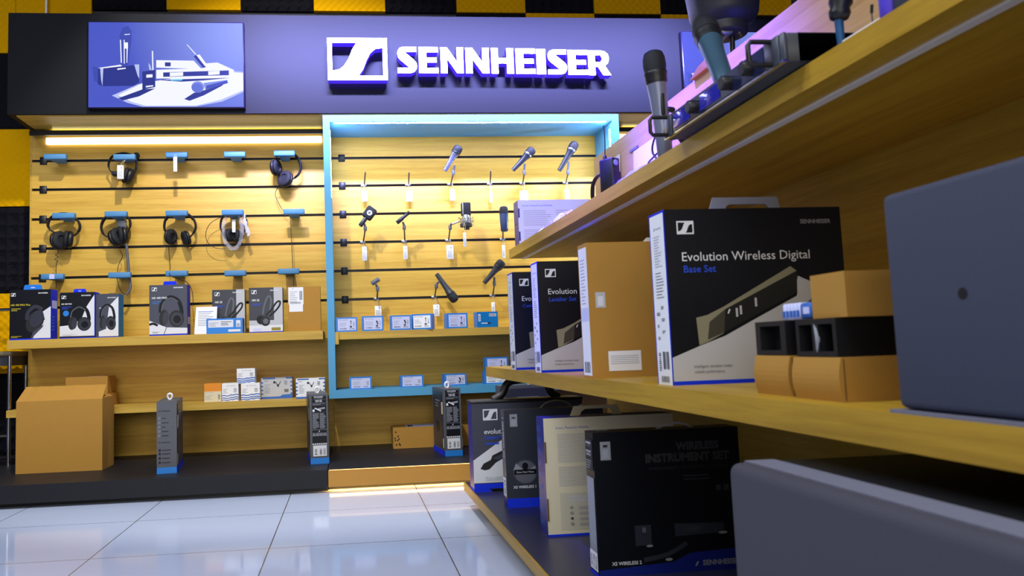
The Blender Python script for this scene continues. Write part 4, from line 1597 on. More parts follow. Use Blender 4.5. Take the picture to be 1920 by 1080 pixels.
# ------------------------------------------------------------------ things on the plinth
def open_carton():
    X0, X1, Y0, Y1, Z0, Z1 = -1.405, -1.052, 3.53, 3.70, PT, .392
    t = thing('cardboard_box', 'big open brown cardboard box standing on the plinth at the left', 'box', ((X0 + X1) / 2, (Y0 + Y1) / 2, PT))
    th = .004
    b = MB()
    b.box(X0, X1, Y0, Y0 + th, Z0, Z1, 'kraft')
    b.box(X0, X1, Y1 - th, Y1, Z0, Z1, 'kraft')
    b.box(X0, X0 + th, Y0 + th, Y1 - th, Z0, Z1, 'kraft')
    b.box(X1 - th, X1, Y0 + th, Y1 - th, Z0, Z1, 'kraft')
    b.box(X0 + th, X1 - th, Y0 + th, Y1 - th, Z0, Z0 + th, 'kraft')
    b.build('body', t, True)
    b = MB()
    rr = random.Random(2)
    n = 24
    v = []
    for i in range(n + 1):
        x = X0 + (X1 - X0) * i / n
        v += [(x, Y0, Z1), (x + .012 * (1 - 1.4 * i / n), Y0 + .075, Z1 + .058 + rr.uniform(-.0015, .0015)),
              (x, Y0 + .004, Z1), (x + .012 * (1 - 1.4 * i / n), Y0 + .079, Z1 + .058)]
    fs = []
    for i in range(n):
        k = i * 4
        fs += [(k, k + 4, k + 5, k + 1), (k + 2, k + 3, k + 7, k + 6), (k + 1, k + 5, k + 7, k + 3), (k, k + 2, k + 6, k + 4)]
    fs += [(0, 1, 3, 2), (n * 4, n * 4 + 2, n * 4 + 3, n * 4 + 1)]
    b.add(v, fs, 'kraft')
    b.build('front_flap', t, True)
    b = MB()
    v = [(X1, Y0 + .01, Z1), (X1, Y1 - .01, Z1), (X1 - .055, Y1 - .03, Z1 + .020), (X1 - .055, Y0 + .088, Z1 + .020)]
    v += [(x, y, z + .004) for x, y, z in v]
    b.add(v, [(0, 1, 2, 3), (7, 6, 5, 4), (0, 4, 5, 1), (1, 5, 6, 2), (2, 6, 7, 3), (3, 7, 4, 0)], 'kraft')
    b.build('side_flap', t, True)


open_carton()


def tall_box(cx, cy, rz, label, kind, D=.30):
    W_, H_ = .078, .290
    c = Carton(W_, D, H_, 'print_grey', 'print_grey')
    if kind == 'check':
        for v, s in ((.855, 'XS WIRELESS 1'), (.42, 'XS WIRELESS 2')):
            c.text(F, s, .08, v, .62, 'print_black', .03)
        for i, v in enumerate((.75, .69, .63, .57, .51)):
            c.rect(F, .08, v, .18, v + .03, 'text_grey')
            c.rect(F, .10, v + .005, .16, v + .025, 'print_grey')
            c.lines(F, .25, v + .008, .60, v + .022, 1, 'print_black', .6, i)
        for i, v in enumerate((.31, .26, .20, .14)):
            c.rect(F, .10, v, .20, v + .03, 'print_black')
            c.lines(F, .27, v + .008, .72, v + .022, 1, 'print_black', .6, i + 8)
    else:
        c.rect(F, .12, .93, .90, .975, 'print_black')
        c.text(F, 'SENNHEISER', .24, .955, .5, 'text_white', .02)
        c.text(F, 'XS WIRELESS 1', .26, .937, .46, 'text_grey')
        c.rect(F, .12, .885, .90, .925, 'print_black')
        c.text(F, 'VOCAL SET', .30, .907, .38, 'text_white', .03)
        c.text(F, 'XSW 1-835', .32, .889, .36, 'text_white', .03)
        c.rect(F, .12, .845, .90, .88, 'print_black')
        c.lines(F, .16, .85, .86, .876, 2, 'text_grey', .4)
        c.rect(F, .12, .745, .90, .84, 'print_black')
        c.poly(F, [(.45, .80), (.82, .815), (.84, .79), (.50, .775)], 'text_grey')
        c.poly(F, [(.25, .80), (.30, .81), (.62, .77), (.60, .75)], 'text_white')
        c.rect(F, .16, .75, .27, .785, 'print_pale')
        c.rect(F, .12, .50, .90, .74, 'print_black')
        c.lines(F, .15, .51, .50, .735, 16, 'text_grey', .45, 4)
        c.lines(F, .54, .51, .87, .735, 16, 'text_grey', .45, 6)
        c.rect(F, .12, .42, .90, .485, 'print_black')
        c.slash(F, .46, .455, .08, .022, 'text_white')
        c.bars(F, .16, .40, .88, .445, 16, 'text_grey')
        c.rect(F, .12, .30, .90, .40, 'print_black')
        for i in range(7):
            c.ell(F, .16 + i * .115, .285, .045, .010, 'text_white')
        c.rect(F, .15, .11, .88, .265, 'text_white')
        for u in (.24, .50, .70):
            c.hbars(F, u, .13, u + .12, .22, 8, 'ink', int(u * 10))
    c.rect(F, 0, 0, 1, .085, 'sky_blue')
    for f in ('left', 'right'):
        c.rect(f, 0, 0, 1, .085, 'royal_blue')
        c.rect(f, .0 if f == 'right' else .88, .12, .10 if f == 'right' else .98, .26, 'cream')
        c.poly(f, [(.1, .12), (.9, .12), (.9, .95), (.1, .95)], 'print_slate')
        c.ell(f, .5, .42, .16, .09, 'print_black')
        c.lines(f, .3, .72, .7, .85, 3, 'text_grey', .3)
        c.rect(f, .84 if f == 'left' else .02, .62, .97 if f == 'left' else .15, .80, 'cream')
    o = c.place('wireless_set_box', label, 'box', (cx, cy, PT), rz, 'tall wireless set boxes on the plinth')
    b = MB()
    rr = random.Random(int(abs(cx) * 100))
    b.tube(smooth_path([(-.002, -.02, H_ - .001), (-.008, -.02, H_ + .012), (-.004, -.02, H_ + .023), (.006, -.02, H_ + .023), (.010, -.02, H_ + .012), (.004, -.02, H_ - .001)], 4),
           .0045, 'white', 8, flat=1.6)
    b.build('carry_loop', o)
    return o


tall_box(-.759, 3.485, .12, 'tall grey wireless set box with check boxes and a white loop, leftmost', 'check')
tall_box(-.141, 3.40 + .15, .09, 'tall grey wireless set box with barcodes, below the blue frame corner', 'codes')
tall_box(.437, 3.41 + .15, .09, 'tall grey wireless set box with barcodes beside the long brown carton', 'codes', .24)
tall_box(.80, 3.55, 1.62, 'grey wireless set box side seen through the handle of a gondola box', 'check', .26)
c = Carton(.44, .15, .097, 'kraft')
c.rect('top', .15, .15, .62, .98, 'label_lilac')
c.poly('top', [(.17, .2), (.19, .2), (.20, .5), (.215, .2), (.225, .2), (.225, .8), (.17, .8)], 'ink_black')
c.lines('top', .30, .60, .52, .80, 3, 'ink', .3)
rr = random.Random(9)
for i in range(9):
    c.ell(F, .02 + rr.random() * .06, .1 + rr.random() * .8, .008, .045, 'ink_black', 0, 8)
c.place('shipping_carton', 'long low brown carton with a paper label on top behind the tall box', 'carton', (.205 + .22, 3.785 + .075, PT))


# metal stool at the far left
t = thing('metal_stool', 'steel framed stool with a brown seat at the far left edge', 'stool', (-1.72, 3.93, PT))
b = MB()
b.rbox(-1.93, -1.548, 3.835, 4.06, .588, .612, 'brown_seat', .008)
b.build('seat', t, True)
b = MB()
b.box(-1.92, -1.556, 3.845, 3.85, .545, .588, 'dark_grey')
b.box(-1.92, -1.556, 4.035, 4.04, .545, .588, 'dark_grey')
b.box(-1.558, -1.553, 3.85, 4.035, .545, .588, 'dark_grey')
b.build('apron', t, True)
for x in (-1.562, -1.90):
    for y in (3.846, 4.036):
        b = MB()
        b.tube([(x, y, PT), (x, y, .59)], .009, 'chrome', 12)
        b.build('leg', t, True)
b = MB()
for y in (3.846,):
    b.tube([(-1.90, y, .222), (-1.562, y, .222)], .007, 'chrome', 10)
b.tube([(-1.90, 3.846, .222), (-1.90, 4.036, .222)], .007, 'chrome', 10)
b.build('foot_rail', t, True)
b = MB()
b.tube([(-1.90, 4.036, .60), (-1.90, 4.036, .80), (-1.885, 4.03, .815), (-1.585, 3.99, .815)], .008, 'chrome', 10)
b.build('back_rail', t, True)


# ------------------------------------------------------------------ gondola on the right
GE = 2.80     # far end
GN = -0.6     # near end
ZB, ZM, ZT, XBK = .087, .4865, .905, .93
t = thing('gondola_shelving', 'oak gondola shelving unit running along the right side of the aisle', 'shelving', (.7, 1.1, 0))
b = MB()
b.box(.395, XBK, GN, GE, .058, ZB - .002, 'oak_y')
b.box(.400, XBK, GN, GE - .004, ZB - .002, ZB, 'deck_navy')
b.build('base_deck', t, True)
b = MB()
b.box(.60, XBK, GN, GE - .12, 0, .058, 'black')
b.build('kick_board', t, True)
b = MB()
b.box(XBK, XBK + .02, GN, GE, 0, ZT - .015, 'oak_y')
b.box(XBK, XBK + .02, GN, GE, ZT - .015, 1.240, 'oak_violet_lit')
b.build('back_panel', t, True)
b = MB()
b.box(.491, XBK, GN, GE, .453, ZM, 'oak_y')
b.build('shelf_board', t, True)
b = MB()
b.box(.594, XBK, GN, GE, .8735, ZT, 'oak_y')
b.build('shelf_board', t, True)
b = MB()
b.box(.638, .651, GN, GE - .01, .8705, .8735, 'alu')
b.build('light_channel', t, True)


def gbox(fl, W_, D, H, z, side, front, right=None, left=None, top=None):
    return Carton(W_, D, H, side, front, top, right, left), (fl[0] + W_ / 2, fl[1] + D / 2, z)


def ew_print(c, sub, big=1.0, wide=True):
    """black and silver-grey print with a half-rack receiver"""
    c.poly(F, [(0, 0), (1, 0), (1, .47), (.73, .60), (.70, .48), (.30, .27), (.15, .215), (0, .155)], 'print_light')
    # receiver
    c.poly(F, [(.143, .376), (.205, .39), (.30, .435), (.69, .657), (.725, .63), (.72, .50), (.293, .285), (.205, .24), (.152, .22)], 'gold_print')
    c.poly(F, [(.20, .25), (.215, .35), (.307, .42), (.30, .29)], 'gold_dark')
    c.poly(F, [(.307, .42), (.725, .63), (.72, .507), (.293, .29)], 'device_face')
    c.poly(F, [(.293, .29), (.72, .507), (.715, .485), (.28, .262)], 'print_black')
    for (u, v) in ((.365, .375), (.388, .388), (.475, .43)):
        c.rect(F, u, v, u + .012, v + .05, 'print_light')
    c.slash(F, .318, .395, .018, .024, 'text_white')
    c.rect(F, 0, 0, 1, .022, 'royal_blue')
    c.logo(F, .065, .855, .095)
    c.text(F, 'SENNHEISER', .765, .905, .175, 'text_grey', .02)
    c.text(F, 'Evolution Wireless Digital', .085, .70, .72, 'text_white', .0)
    c.text(F, sub, .09, .635, .18 * big, 'blue_ink', .01)
    c.text(F, 'intelligent wireless meets', .115, .095, .21, 'ink')
    c.text(F, 'reliable performance.', .115, .065, .17, 'ink')
    spine(c)


def spine(c, dark=False):
    """white spine on the aisle side"""
    c.rect('left', .04, .0, .96, .985, 'paper' if not dark else 'print_grey')
    c.rect('left', .0, .0, .04, 1, 'royal_blue')
    c.rect('left', .96, .0, 1, 1, 'royal_blue')
    c.slash('left', .28, .895, .10, .016, 'ink_black')
    c.text('left', 'SENNHEISER', .42, .897, .36, 'ink')
    c.lines('left', .25, .68, .75, .87, 12, 'ink_pale', .3, 5)
    c.lines('left', .25, .50, .78, .66, 9, 'ink', .25, 6)
    for i in range(6):
        c.lines('left', .2 + .3 * (i % 2), .26 + .035 * i, .42 + .3 * (i % 2), .28 + .035 * i, 2, 'ink', .5, i)
    c.bars('left', .45, .09, .85, .19, 6, 'ink')
    c.hbars('left', .18, .08, .32, .19, 9, 'ink')
    c.bars('left', .30, .015, .80, .05, 14, 'ink_black')


GG = 'wireless set boxes on the gondola middle shelf'
c, loc = gbox((.519, 1.225), .305, .062, .2855, ZM, 'royal_blue', 'print_black')
ew_print(c, 'Base Set')
o = c.place('wireless_set_box', 'largest black box on the middle shelf with a grey carry handle, showing a receiver', 'box', loc, 0, GG)
b = MB()
zz = .2855
for q in ([(-.066, 0), (-.036, 0), (-.036, .008), (-.030, .012), (-.040, .024), (-.058, .024)], [(.062, 0), (.036, 0), (.040, .005), (.034, .012), (.038, .024), (.056, .024)],
          [(-.040, .024), (-.030, .012), (.034, .012), (.038, .024)]):
    b.prism([(u + .005, zz + v) for u, v in q], -.0015, .0015, 'text_grey')
b.build('carry_handle', o)

c, loc = gbox((.495, 1.57), .30, .062, .279, ZM, 'kraft', 'kraft')
c.rect('left', .06, .02, .94, .97, 'paper')
c.lines('left', .2, .55, .7, .9, 14, 'ink_pale', .3, 3)
c.rect('left', .1, .42, .9, .52, 'label_lilac')
c.bars('left', .2, .04, .8, .12, 10, 'ink')
c.rect(F, .045, .515, .115, .63, 'print_light')
c.rect(F, .060, .53, .10, .60, 'print_pale')
c.rect(F, .115, .05, .345, .195, 'paper')
c.lines(F, .13, .10, .33, .17, 5, 'ink_pale', .3, 4, .1)
o = c.place('shipping_carton', 'brown carton with a white spine label standing on the middle shelf', 'carton', loc)
b = MB()
b.prism([(-.02, .279), (.14, .279), (.14, .291), (-.008, .291)], -.001, .001, 'paper')
b.build('carry_tab', o)
c, loc = gbox((.462, 2.0), .30, .07, .2885, ZM, 'royal_blue', 'print_black')
ew_print(c, 'Lavalier Set', 1.35)
c.band(F, [(.40, .02), (.44, .09), (.52, .14), (.56, .20)], .03, 'ink_black')
c.ell(F, .40, .23, .03, .02, 'ink_black')
o = c.place('wireless_set_box', 'black receiver box on the middle shelf just left of the brown carton', 'box', (.497 + .15, loc[1], ZM), 0, GG)
b = MB()
b.prism([(.03, .2885), (.12, .2885), (.12, .3075), (.055, .3075)], -.0015, .0015, 'dark_grey')
b.build('carry_handle', o)
c, loc = gbox((.437, 2.31), .30, .075, .2915, ZM, 'royal_blue', 'print_black')
ew_print(c, 'Combo Set', 1.2)
o = c.place('wireless_set_box', 'farthest black receiver box at the end of the middle shelf', 'box', (.497 + .15, loc[1], ZM), 0, GG)

# accessories before the speaker
KG = 'small brown cartons on the middle shelf'


def aisle_box(x0, x1, y0, y1, z0, z1, label, front='kraft', side='kraft'):
    """box whose printed face looks at the aisle (-x)"""
    c = Carton(y1 - y0, x1 - x0, z1 - z0, side, front)
    return c, lambda nm, cat, g=None: c.place(nm, label, cat, ((x0 + x1) / 2, (y0 + y1) / 2, z0), -PI / 2, g)


def bulged(x0, x1, y0, y1, z0, z1, label):
    b = MB()
    n = 8
    pts = [(x0 - .004 * math.sin(PI * i / n), z0 + (z1 - z0) * i / n) for i in range(n + 1)] + [(x1, z1), (x1, z0)]
    b.prism(pts, y0, y1, 'kraft')
    b.box(x0 + .002, x0 + .003, y0 - .0006, y0, z0 + .002, z1 - .002, 'kraft_dark')
    return tag(b.build('small_carton'), label, 'carton', KG)


bulged(.530, .64, .905, .985, ZM, ZM + .049, 'small brown carton with a bulging flap under the single window block')
bulged(.526, .66, .800, .890, ZM, ZM + .048, 'small brown carton with a bulging flap under the twin window block')


def window_block(x0, x1, y0, y1, z0, z1, nwin, label):
    t = thing('adapter_block', label, 'adapter', ((x0 + x1) / 2, (y0 + y1) / 2, z0))
    b = MB()
    wl = (y1 - y0) / nwin
    d = .020
    b.box(x0 + d, x1, y0, y1, z0, z1, 'black')
    for i in range(nwin):
        a0, a1 = y0 + i * wl, y0 + (i + 1) * wl
        b.box(x0, x0 + d, a0, a0 + wl * .16, z0, z1, 'black')
        b.box(x0, x0 + d, a1 - wl * .16, a1, z0, z1, 'black')
        b.box(x0, x0 + d, a0 + wl * .16, a1 - wl * .16, z0, z0 + .006, 'black')
        b.box(x0, x0 + d, a0 + wl * .16, a1 - wl * .16, z1 - .006, z1, 'black')
    b.build('housing', t, True)
    return t


window_block(.532, .64, .915, .985, ZM + .0495, ZM + .092, 1, 'black block with one square opening on a small brown carton')
t = window_block(.528, .66, .808, .885, ZM + .0485, ZM + .091, 2, 'black block with two openings on the nearer small brown carton')
b = MB()
b.tube(smooth_path([(.531, .846, ZM + .053), (.5285, .843, ZM + .070), (.531, .849, ZM + .086)], 4), .003, 'text_grey', 8)
b.build('cable', t, True)
c, pl = aisle_box(.534, .66, .795, .858, ZM + .0915, ZM + .141, 'plain brown carton stacked on top of the twin window block')
pl('small_carton', 'carton', KG)
b = MB()
for i in range(5):
    b.rbox(.534, .575, .884 + i * .0075, .891 + i * .0075, ZM + .0925, ZM + .112, 'label_lilac', .002, 1)
    b.box(.5332, .5345, .8855 + i * .0075, .8895 + i * .0075, ZM + .095, ZM + .103, 'wave_blue')
b.rbox(.534, .575, .862, .883, ZM + .0925, ZM + .111, 'wave_blue', .002, 1)
b.box(.5333, .5345, .864, .876, ZM + .098, ZM + .106, 'label_lilac')
tag(b.build('battery_pack'), 'blue and white striped pack on top of the black window blocks', 'pack')
b = MB()
b.prism([(.585, ZM + .0925), (.638, ZM + .0925), (.636, ZM + .122), (.612, ZM + .122), (.590, ZM + .103)], .925, .983, 'soft_black')
tag(b.build('black_pouch'), 'small black pouch lying behind the blue and white striped pack', 'pouch')

# loudspeaker on the middle shelf
t = thing('loudspeaker', 'dark grey loudspeaker on the middle shelf at the right edge', 'loudspeaker', (.64, .52, ZM))
b = MB()
b.rbox(.497, .80, .33, .678, ZM + .004, .6865, 'speaker_skin', .007, 3)
b.build('cabinet', t, True)
b = MB()
b.lathe([(.0048, 0), (.0048, .0012)], (.4978, .590, .589), (-1, 0, 0), 'black', 20)
b.build('screw_hole', t, True)
b = MB()
b.box(.493, .80, .33, .684, ZM, ZM + .003, 'felt')
tag(b.build('felt_pad'), 'thin grey felt pad under the loudspeaker on the middle shelf', 'pad')

# loudspeaker on the base
t = thing('loudspeaker', 'big dark loudspeaker with a rounded fabric front on the base deck', 'loudspeaker', (.58, .6, ZB))
b = MB()
b.rbox(.420, .474, .30, .862, ZB, .421, 'speaker_skin2', .012, 4)
b.build('front_baffle', t, True)
b = MB()
b.rbox(.476, .80, .305, .866, ZB, .4195, 'black', .004, 2)
b.build('cabinet', t, True)
b = MB()
b.box(.438, .473, .32, .855, .4205, .4225, 'felt')
b.build('top_fabric', t, True)

# ------------------------------------------------------------------ boxes on the base deck
BG = 'boxes standing on the gondola base deck'
c, loc = gbox((.495, 1.593), .311, .055, .288, ZB, 'print_black', 'print_black', left='print_black')
c.poly(F, [(0, 0), (1, 0), (1, .15), (.62, .13), (.50, .075), (0, .045)], 'deep_blue')
c.text(F, 'INSTRUMENT SET', .35, .775, .58, 'text_dim', .05)
c.text(F, 'WIRELESS', .56, .855, .30, 'text_dim', .05)
c.text(F, 'MORE FLEXIBILITY. PROFESSIONAL LIVE SOUND.', .37, .72, .55, 'text_dim')
c.lines(F, .60, .64, .93, .69, 2, 'text_dim', .3, 2)
c.text(F, 'XS WIRELESS 2', .085, .075, .20, 'text_white', .02)
c.slash(F, .645, .038, .03, .03, 'text_grey')
c.text(F, 'SENNHEISER', .70, .04, .26, 'text_grey', .03)
c.rect(F, .045, .805, .115, .935, 'text_grey')
c.rect(F, .065, .895, .095, .912, 'ink_black')
c.rect(F, .06, .82, .10, .88, 'ink_pale')
c.poly(F, [(.25, .34), (.36, .34), (.36, .20), (.25, .20)], 'print_slate')
c.ell(F, .345, .195, .022, .008, 'text_grey')
c.rect(F, .30, .29, .325, .325, 'mid_grey')
c.poly(F, [(.52, .34), (.86, .33), (.86, .26), (.52, .25)], 'print_slate')
c.rect(F, .60, .28, .70, .315, 'text_dim')
c.ell(F, .85, .26, .03, .010, 'text_grey')
c.band(F, [(.30, .10), (.46, .13), (.60, .20)], .03, 'print_slate')
c.ell(F, .47, .095, .025, .010, 'text_grey')
for i in range(3):
    c.rect(F, .82 + i * .055, .555, .855 + i * .055, .595, 'text_dim')
c.rect('left', .08, .13, .92, .68, 'text_grey')
c.lines('left', .12, .22, .88, .66, 26, 'ink_pale', .45, 3)
c.rect('left', .08, .73, .92, .95, 'ink_black')
c.text('left', 'SENNHEISER', .15, .915, .6, 'text_white', .02)
c.text('left', 'XS WIRELESS 2', .15, .895, .6, 'text_grey')
c.text('left', 'INSTRUMENT', .15, .855, .6, 'text_white', .03)
c.text('left', 'XSW 2-CI1', .2, .832, .5, 'text_white', .03)
c.lines('left', .12, .74, .85, .81, 4, 'text_grey', .4, 5)
c.rect('left', .06, .03, .94, .16, 'paper')
for u in (.14, .42, .68):
    c.hbars('left', u, .045, u + .16, .14, 9, 'ink', int(u * 10))
c.rect('left', 0, 0, 1, .02, 'royal_blue')
for i, u in enumerate((.1, .2)):
    c.ell('top', .06 + .05 * i, .4, .02, .06, 'text_grey')
o = c.place('wireless_set_box', 'glossy black instrument set box next to the big loudspeaker on the base deck', 'box', loc, 0, BG)
b = MB()
b.tube(smooth_path([(-.01, 0, .287), (.015, 0, .296), (.045, 0, .297), (.07, 0, .287)], 4), .0025, 'foggy_film', 6)
b.build('carry_handle', o)

c, loc = gbox((.480, 1.945), .335, .075, .288, ZB, 'deep_blue', 'cream', top='deep_blue', left='deep_blue')
c.rect(F, 0, 0, 1, .018, 'royal_blue')
c.text(F, 'Smart. Powerful. Reliable.', .09, .905, .26, 'blue_ink')
c.lines(F, .10, .62, .62, .87, 18, 'ink_pale', .28, 7, .3)
c.lines(F, .10, .42, .62, .59, 12, 'ink_pale', .28, 8, .3)
c.rect(F, .10, .05, .9, .36, 'cream_print')
c.text(F, 'The EVO of Smart Audio', .16, .315, .28, 'label_lilac')
c.text(F, 'and reliability.', .16, .285, .18, 'label_lilac')
for i in range(4):
    c.ell(F, .185, .235 - .045 * i, .012, .012, 'ink')
    c.ell(F, .185, .235 - .045 * i, .007, .007, 'cream_print' if i != 2 else 'kraft_dark')
    c.lines(F, .24, .218 - .045 * i, .60, .248 - .045 * i, 3, 'ink_pale', .35, i)
for v in (.30, .10):
    pass
c.rect(F, .0, .62, .012, .80, 'kraft_dark')
c.rect(F, .0, .13, .012, .32, 'kraft_dark')
for i in range(9):
    c.lines('left', .12, .08 + i * .10, .7, .13 + i * .10, 4, 'sky_blue', .3, i)
o = c.place('wireless_set_box', 'cream backed box with deep blue spine standing on the base deck', 'box', loc, 0, BG)
b = MB()
z0 = .288
for q in ([(-.085, 0), (-.060, 0), (-.055, .010), (-.045, .016), (-.06, .024), (-.075, .024)], [(.05, 0), (.024, 0), (.024, .010), (.016, .016), (.03, .024), (.04, .024)],
          [(-.06, .024), (-.045, .016), (.016, .016), (.03, .024)]):
    b.prism([(u, z0 + v) for u, v in q], .008, .011, 'cream')
b.build('carry_handle', o)

c, loc = gbox((.453, 2.31), .30, .05, .283, ZB, 'print_slate', 'print_slate', left='print_grey')
c.rect(F, 0, 0, 1, .095, 'royal_blue')
c.rect('left', 0, 0, 1, .095, 'deep_blue')
c.text(F, 'XS WIRELESS 1', .065, .195, .225, 'text_white', .02)
c.ell(F, .19, .36, .12, .125, 'print_slate2')
c.ell(F, .19, .36, .11, .115, 'mid_grey')
c.poly(F, [(.19, .36), (.10, .45), (.07, .38)], 'text_grey')
c.poly(F, [(.19, .36), (.29, .42), (.30, .34)], 'text_grey')
c.ell(F, .19, .42, .03, .035, 'print_black')
c.poly(F, [(.165, .42), (.215, .42), (.205, .34), (.175, .34)], 'print_black')
c.rect(F, .08, .335, .30, .385, 'print_black')
c.text(F, 'Raise Your Voice', .105, .35, .17, 'text_white')
c.rect(F, .055, .825, .13, .955, 'text_grey')
c.rect(F, .075, .91, .11, .925, 'ink_black')
c.rect(F, .07, .84, .115, .89, 'ink_pale')
c.vtext('left', 'XS WIRELESS 1', .75, .5, .42, 'text_white', .03)
c.rect('left', .1, .11, .9, .3, 'paper')
c.hbars('left', .25, .13, .75, .28, 12, 'ink')
o = c.place('wireless_set_box', 'slate box with a round microphone picture, second on the base deck', 'box', loc, 0, BG)
b = MB()
b.tube(smooth_path([(-.035, 0, .282), (-.015, 0, .298), (.015, 0, .304), (.045, 0, .298), (.065, 0, .282)], 4), .0022, 'gold_print', 6)
b.build('carry_handle', o)

c = Carton(.373, .085, .275, 'deep_blue', 'print_slate2', top='print_black')
c.poly(F, [(0, .07), (1, .07), (1, .95), (.30, .60), (0, .335)], 'print_pale')
c.poly(F, [(.06, .235), (.10, .215), (.14, .225), (.20, .30), (.40, .44), (.40, .52), (.17, .385), (.155, .335), (.09, .295)], 'ink_black')
c.poly(F, [(.17, .355), (.22, .33), (.40, .455), (.40, .475)], 'print_slate2')
c.rect(F, 0, 0, 1, .06, 'royal_blue')
c.logo(F, .10, .80, .13, 'text_white', 'print_slate2')
c.text(F, 'evolution Digital', .105, .64, .40, 'text_white', .01)
c.text(F, 'Drum Mic Set', .11, .575, .26, 'blue_ink', .03)
c.lines(F, .11, .515, .34, .545, 1, 'blue_ink', .6, 2)
c.text(F, 'All you need for a powerful', .10, .115, .3, 'ink_pale')
c.text(F, 'vocal performance', .10, .09, .22, 'ink_pale')
o = c.place('wireless_set_box', 'slate box with black moulded handle at the far end of base deck', 'box', (.399 + .1865, 2.582 + .0425, ZB + .010), 0, BG)
b = MB()
for x0 in (-.1865, .1265):
    b.prism([(x0, -.010), (x0 + .06, -.010), (x0 + (.05 if x0 < 0 else .06), 0), (x0 + (0 if x0 < 0 else .01), 0)] if True else [], -.0424, .0424, 'royal_blue')
b.build('foot', o)
b = MB()
b.rbox(-.190, .190, -.045, .045, .275, .285, 'black', .004, 2)
b.tube(smooth_path([(-.105, 0, .283), (-.075, 0, .300), (-.055, 0, .335), (-.02, 0, .345), (.04, 0, .345), (.075, 0, .335), (.095, 0, .300), (.12, 0, .283)], 5), .013, 'black', 10)
b.build('moulded_handle', o)

# ------------------------------------------------------------------ things on the gondola top shelf
c, loc = gbox((.611, 2.70), .262, .07, .165, ZT, 'royal_blue', 'label_lilac', left='deep_blue', top='royal_blue')
c.text(F, 'Sound. Powerful and Reliable.', .06, .86, .42, 'blue_ink')
c.lines(F, .07, .45, .45, .80, 8, 'ink_pale', .3, 2, .2)
c.lines(F, .52, .45, .90, .80, 8, 'ink_pale', .3, 3, .2)
c.lines(F, .07, .10, .45, .38, 8, 'ink_pale', .3, 4, .2)
c.rect('left', .2, .5, .8, .52, 'ink_black')
for v in (.12, .62):
    c.rect(F, 0, v, .02, v + .2, 'deep_blue')
c.place('wireless_set_box', 'pale lilac box back with a blue spine at the far end of top shelf', 'box', loc)


def crumpled(label, x0, x1, y0, y1, z, h, seed, mt='foggy_film'):
    b = MB()
    rr = random.Random(seed)
    nx, ny = 8, 16
    v, f = [], []
    for j in range(ny + 1):
        for i in range(nx + 1):
            u, w = i / nx, j / ny
            e = math.sin(PI * u) ** .5 * math.sin(PI * w) ** .5
            v.append((x0 + (x1 - x0) * u + rr.uniform(-.004, .004), y0 + (y1 - y0) * w + rr.uniform(-.006, .006), z + .001 + e * (h * (.45 + .55 * rr.random()))))
    for j in range(ny):
        for i in range(nx):
            k = j * (nx + 1) + i
            f.append((k, k + 1, k + nx + 2, k + nx + 1))
    b.add(v, f, mt)
    return tag(b.build('plastic_bag'), label, 'plastic bag')


crumpled('crumpled clear plastic bag on the top shelf between transmitter and receiver', .598, .72, 1.46, 1.72, ZT, .026, 3)
crumpled('crumpled clear plastic bag at the far end of the top shelf before the lilac box', .600, .72, 2.02, 2.50, ZT, .045, 8)

t = thing('pocket_transmitter', 'grey pocket transmitter with a thin aerial standing on the top shelf', 'transmitter', (.617, 1.75, ZT), .5)
b = MB()
b.rbox(-.013, .013, -.021, .021, 0, .079, 'pack_grey', .004, 2)
b.box(-.006, .0125, -.0216, -.0205, .010, .046, 'ink_black')
b.build('body', t)
b = MB()
b.lathe([(.0045, 0), (.0045, .008), (.002, .012)], (.0, .012, .079), (0, 0, 1), 'black', 12)
b.tube(smooth_path([(0, .012, .088), (.0, .010, .11), (-.006, .004, .135), (-.016, -.004, .155)], 4), .0013, 'black', 6)
b.build('aerial', t)
b = MB()
b.lathe([(.006, 0), (.007, .003), (.005, .005)], (-.004, -.021, .066), (0, -1, 0), 'text_grey', 12)
b.build('socket', t)
b = MB()
for k in range(3):
    b.tube(smooth_path([(.614, 1.775, ZT + .050 + .002 * k), (.612 - .003 * k, 1.82, ZT + .052), (.608 - .003 * k, 1.84, ZT + .036), (.607 - .003 * k, 1.845, ZT + .010), (.606, 1.85, ZT + .003)], 5), .0022, 'black', 6)
b.tube([(.606, 1.85, ZT + .003), (.640, 1.88, ZT + .003)], .003, 'black', 8)
tag(b.build('cable_bundle'), 'small black cable bundle beside the pocket transmitter on the top shelf', 'cable')


def card(y0, y1, z0, z1, label):
    b = MB()
    v = [(XBK - .012, y0, z0), (XBK - .012, y1, z0), (XBK - .002, y1, z1), (XBK - .002, y0, z1)]
    v += [(x + .001, y, z) for x, y, z in v]
    b.add(v, [(0, 3, 2, 1), (4, 5, 6, 7), (0, 1, 5, 4), (1, 2, 6, 5), (2, 3, 7, 6), (3, 0, 4, 7)], 'paper')
    tag(b.build('info_card'), label, 'card', 'white cards on the gondola back panel')


card(2.525, 2.62, ZT + .001, 1.19, 'narrow white card against the back panel behind the pocket transmitter')
card(2.13, 2.40, ZT + .001, 1.165, 'wide white card against the back panel behind the black cord loops')
b = MB()
b.box(XBK - .003, XBK, 2.36, 2.43, 1.168, 1.176, 'mid_grey')
tag(b.build('price_rail_clip'), 'small grey clip on the back panel above the wide card', 'clip')

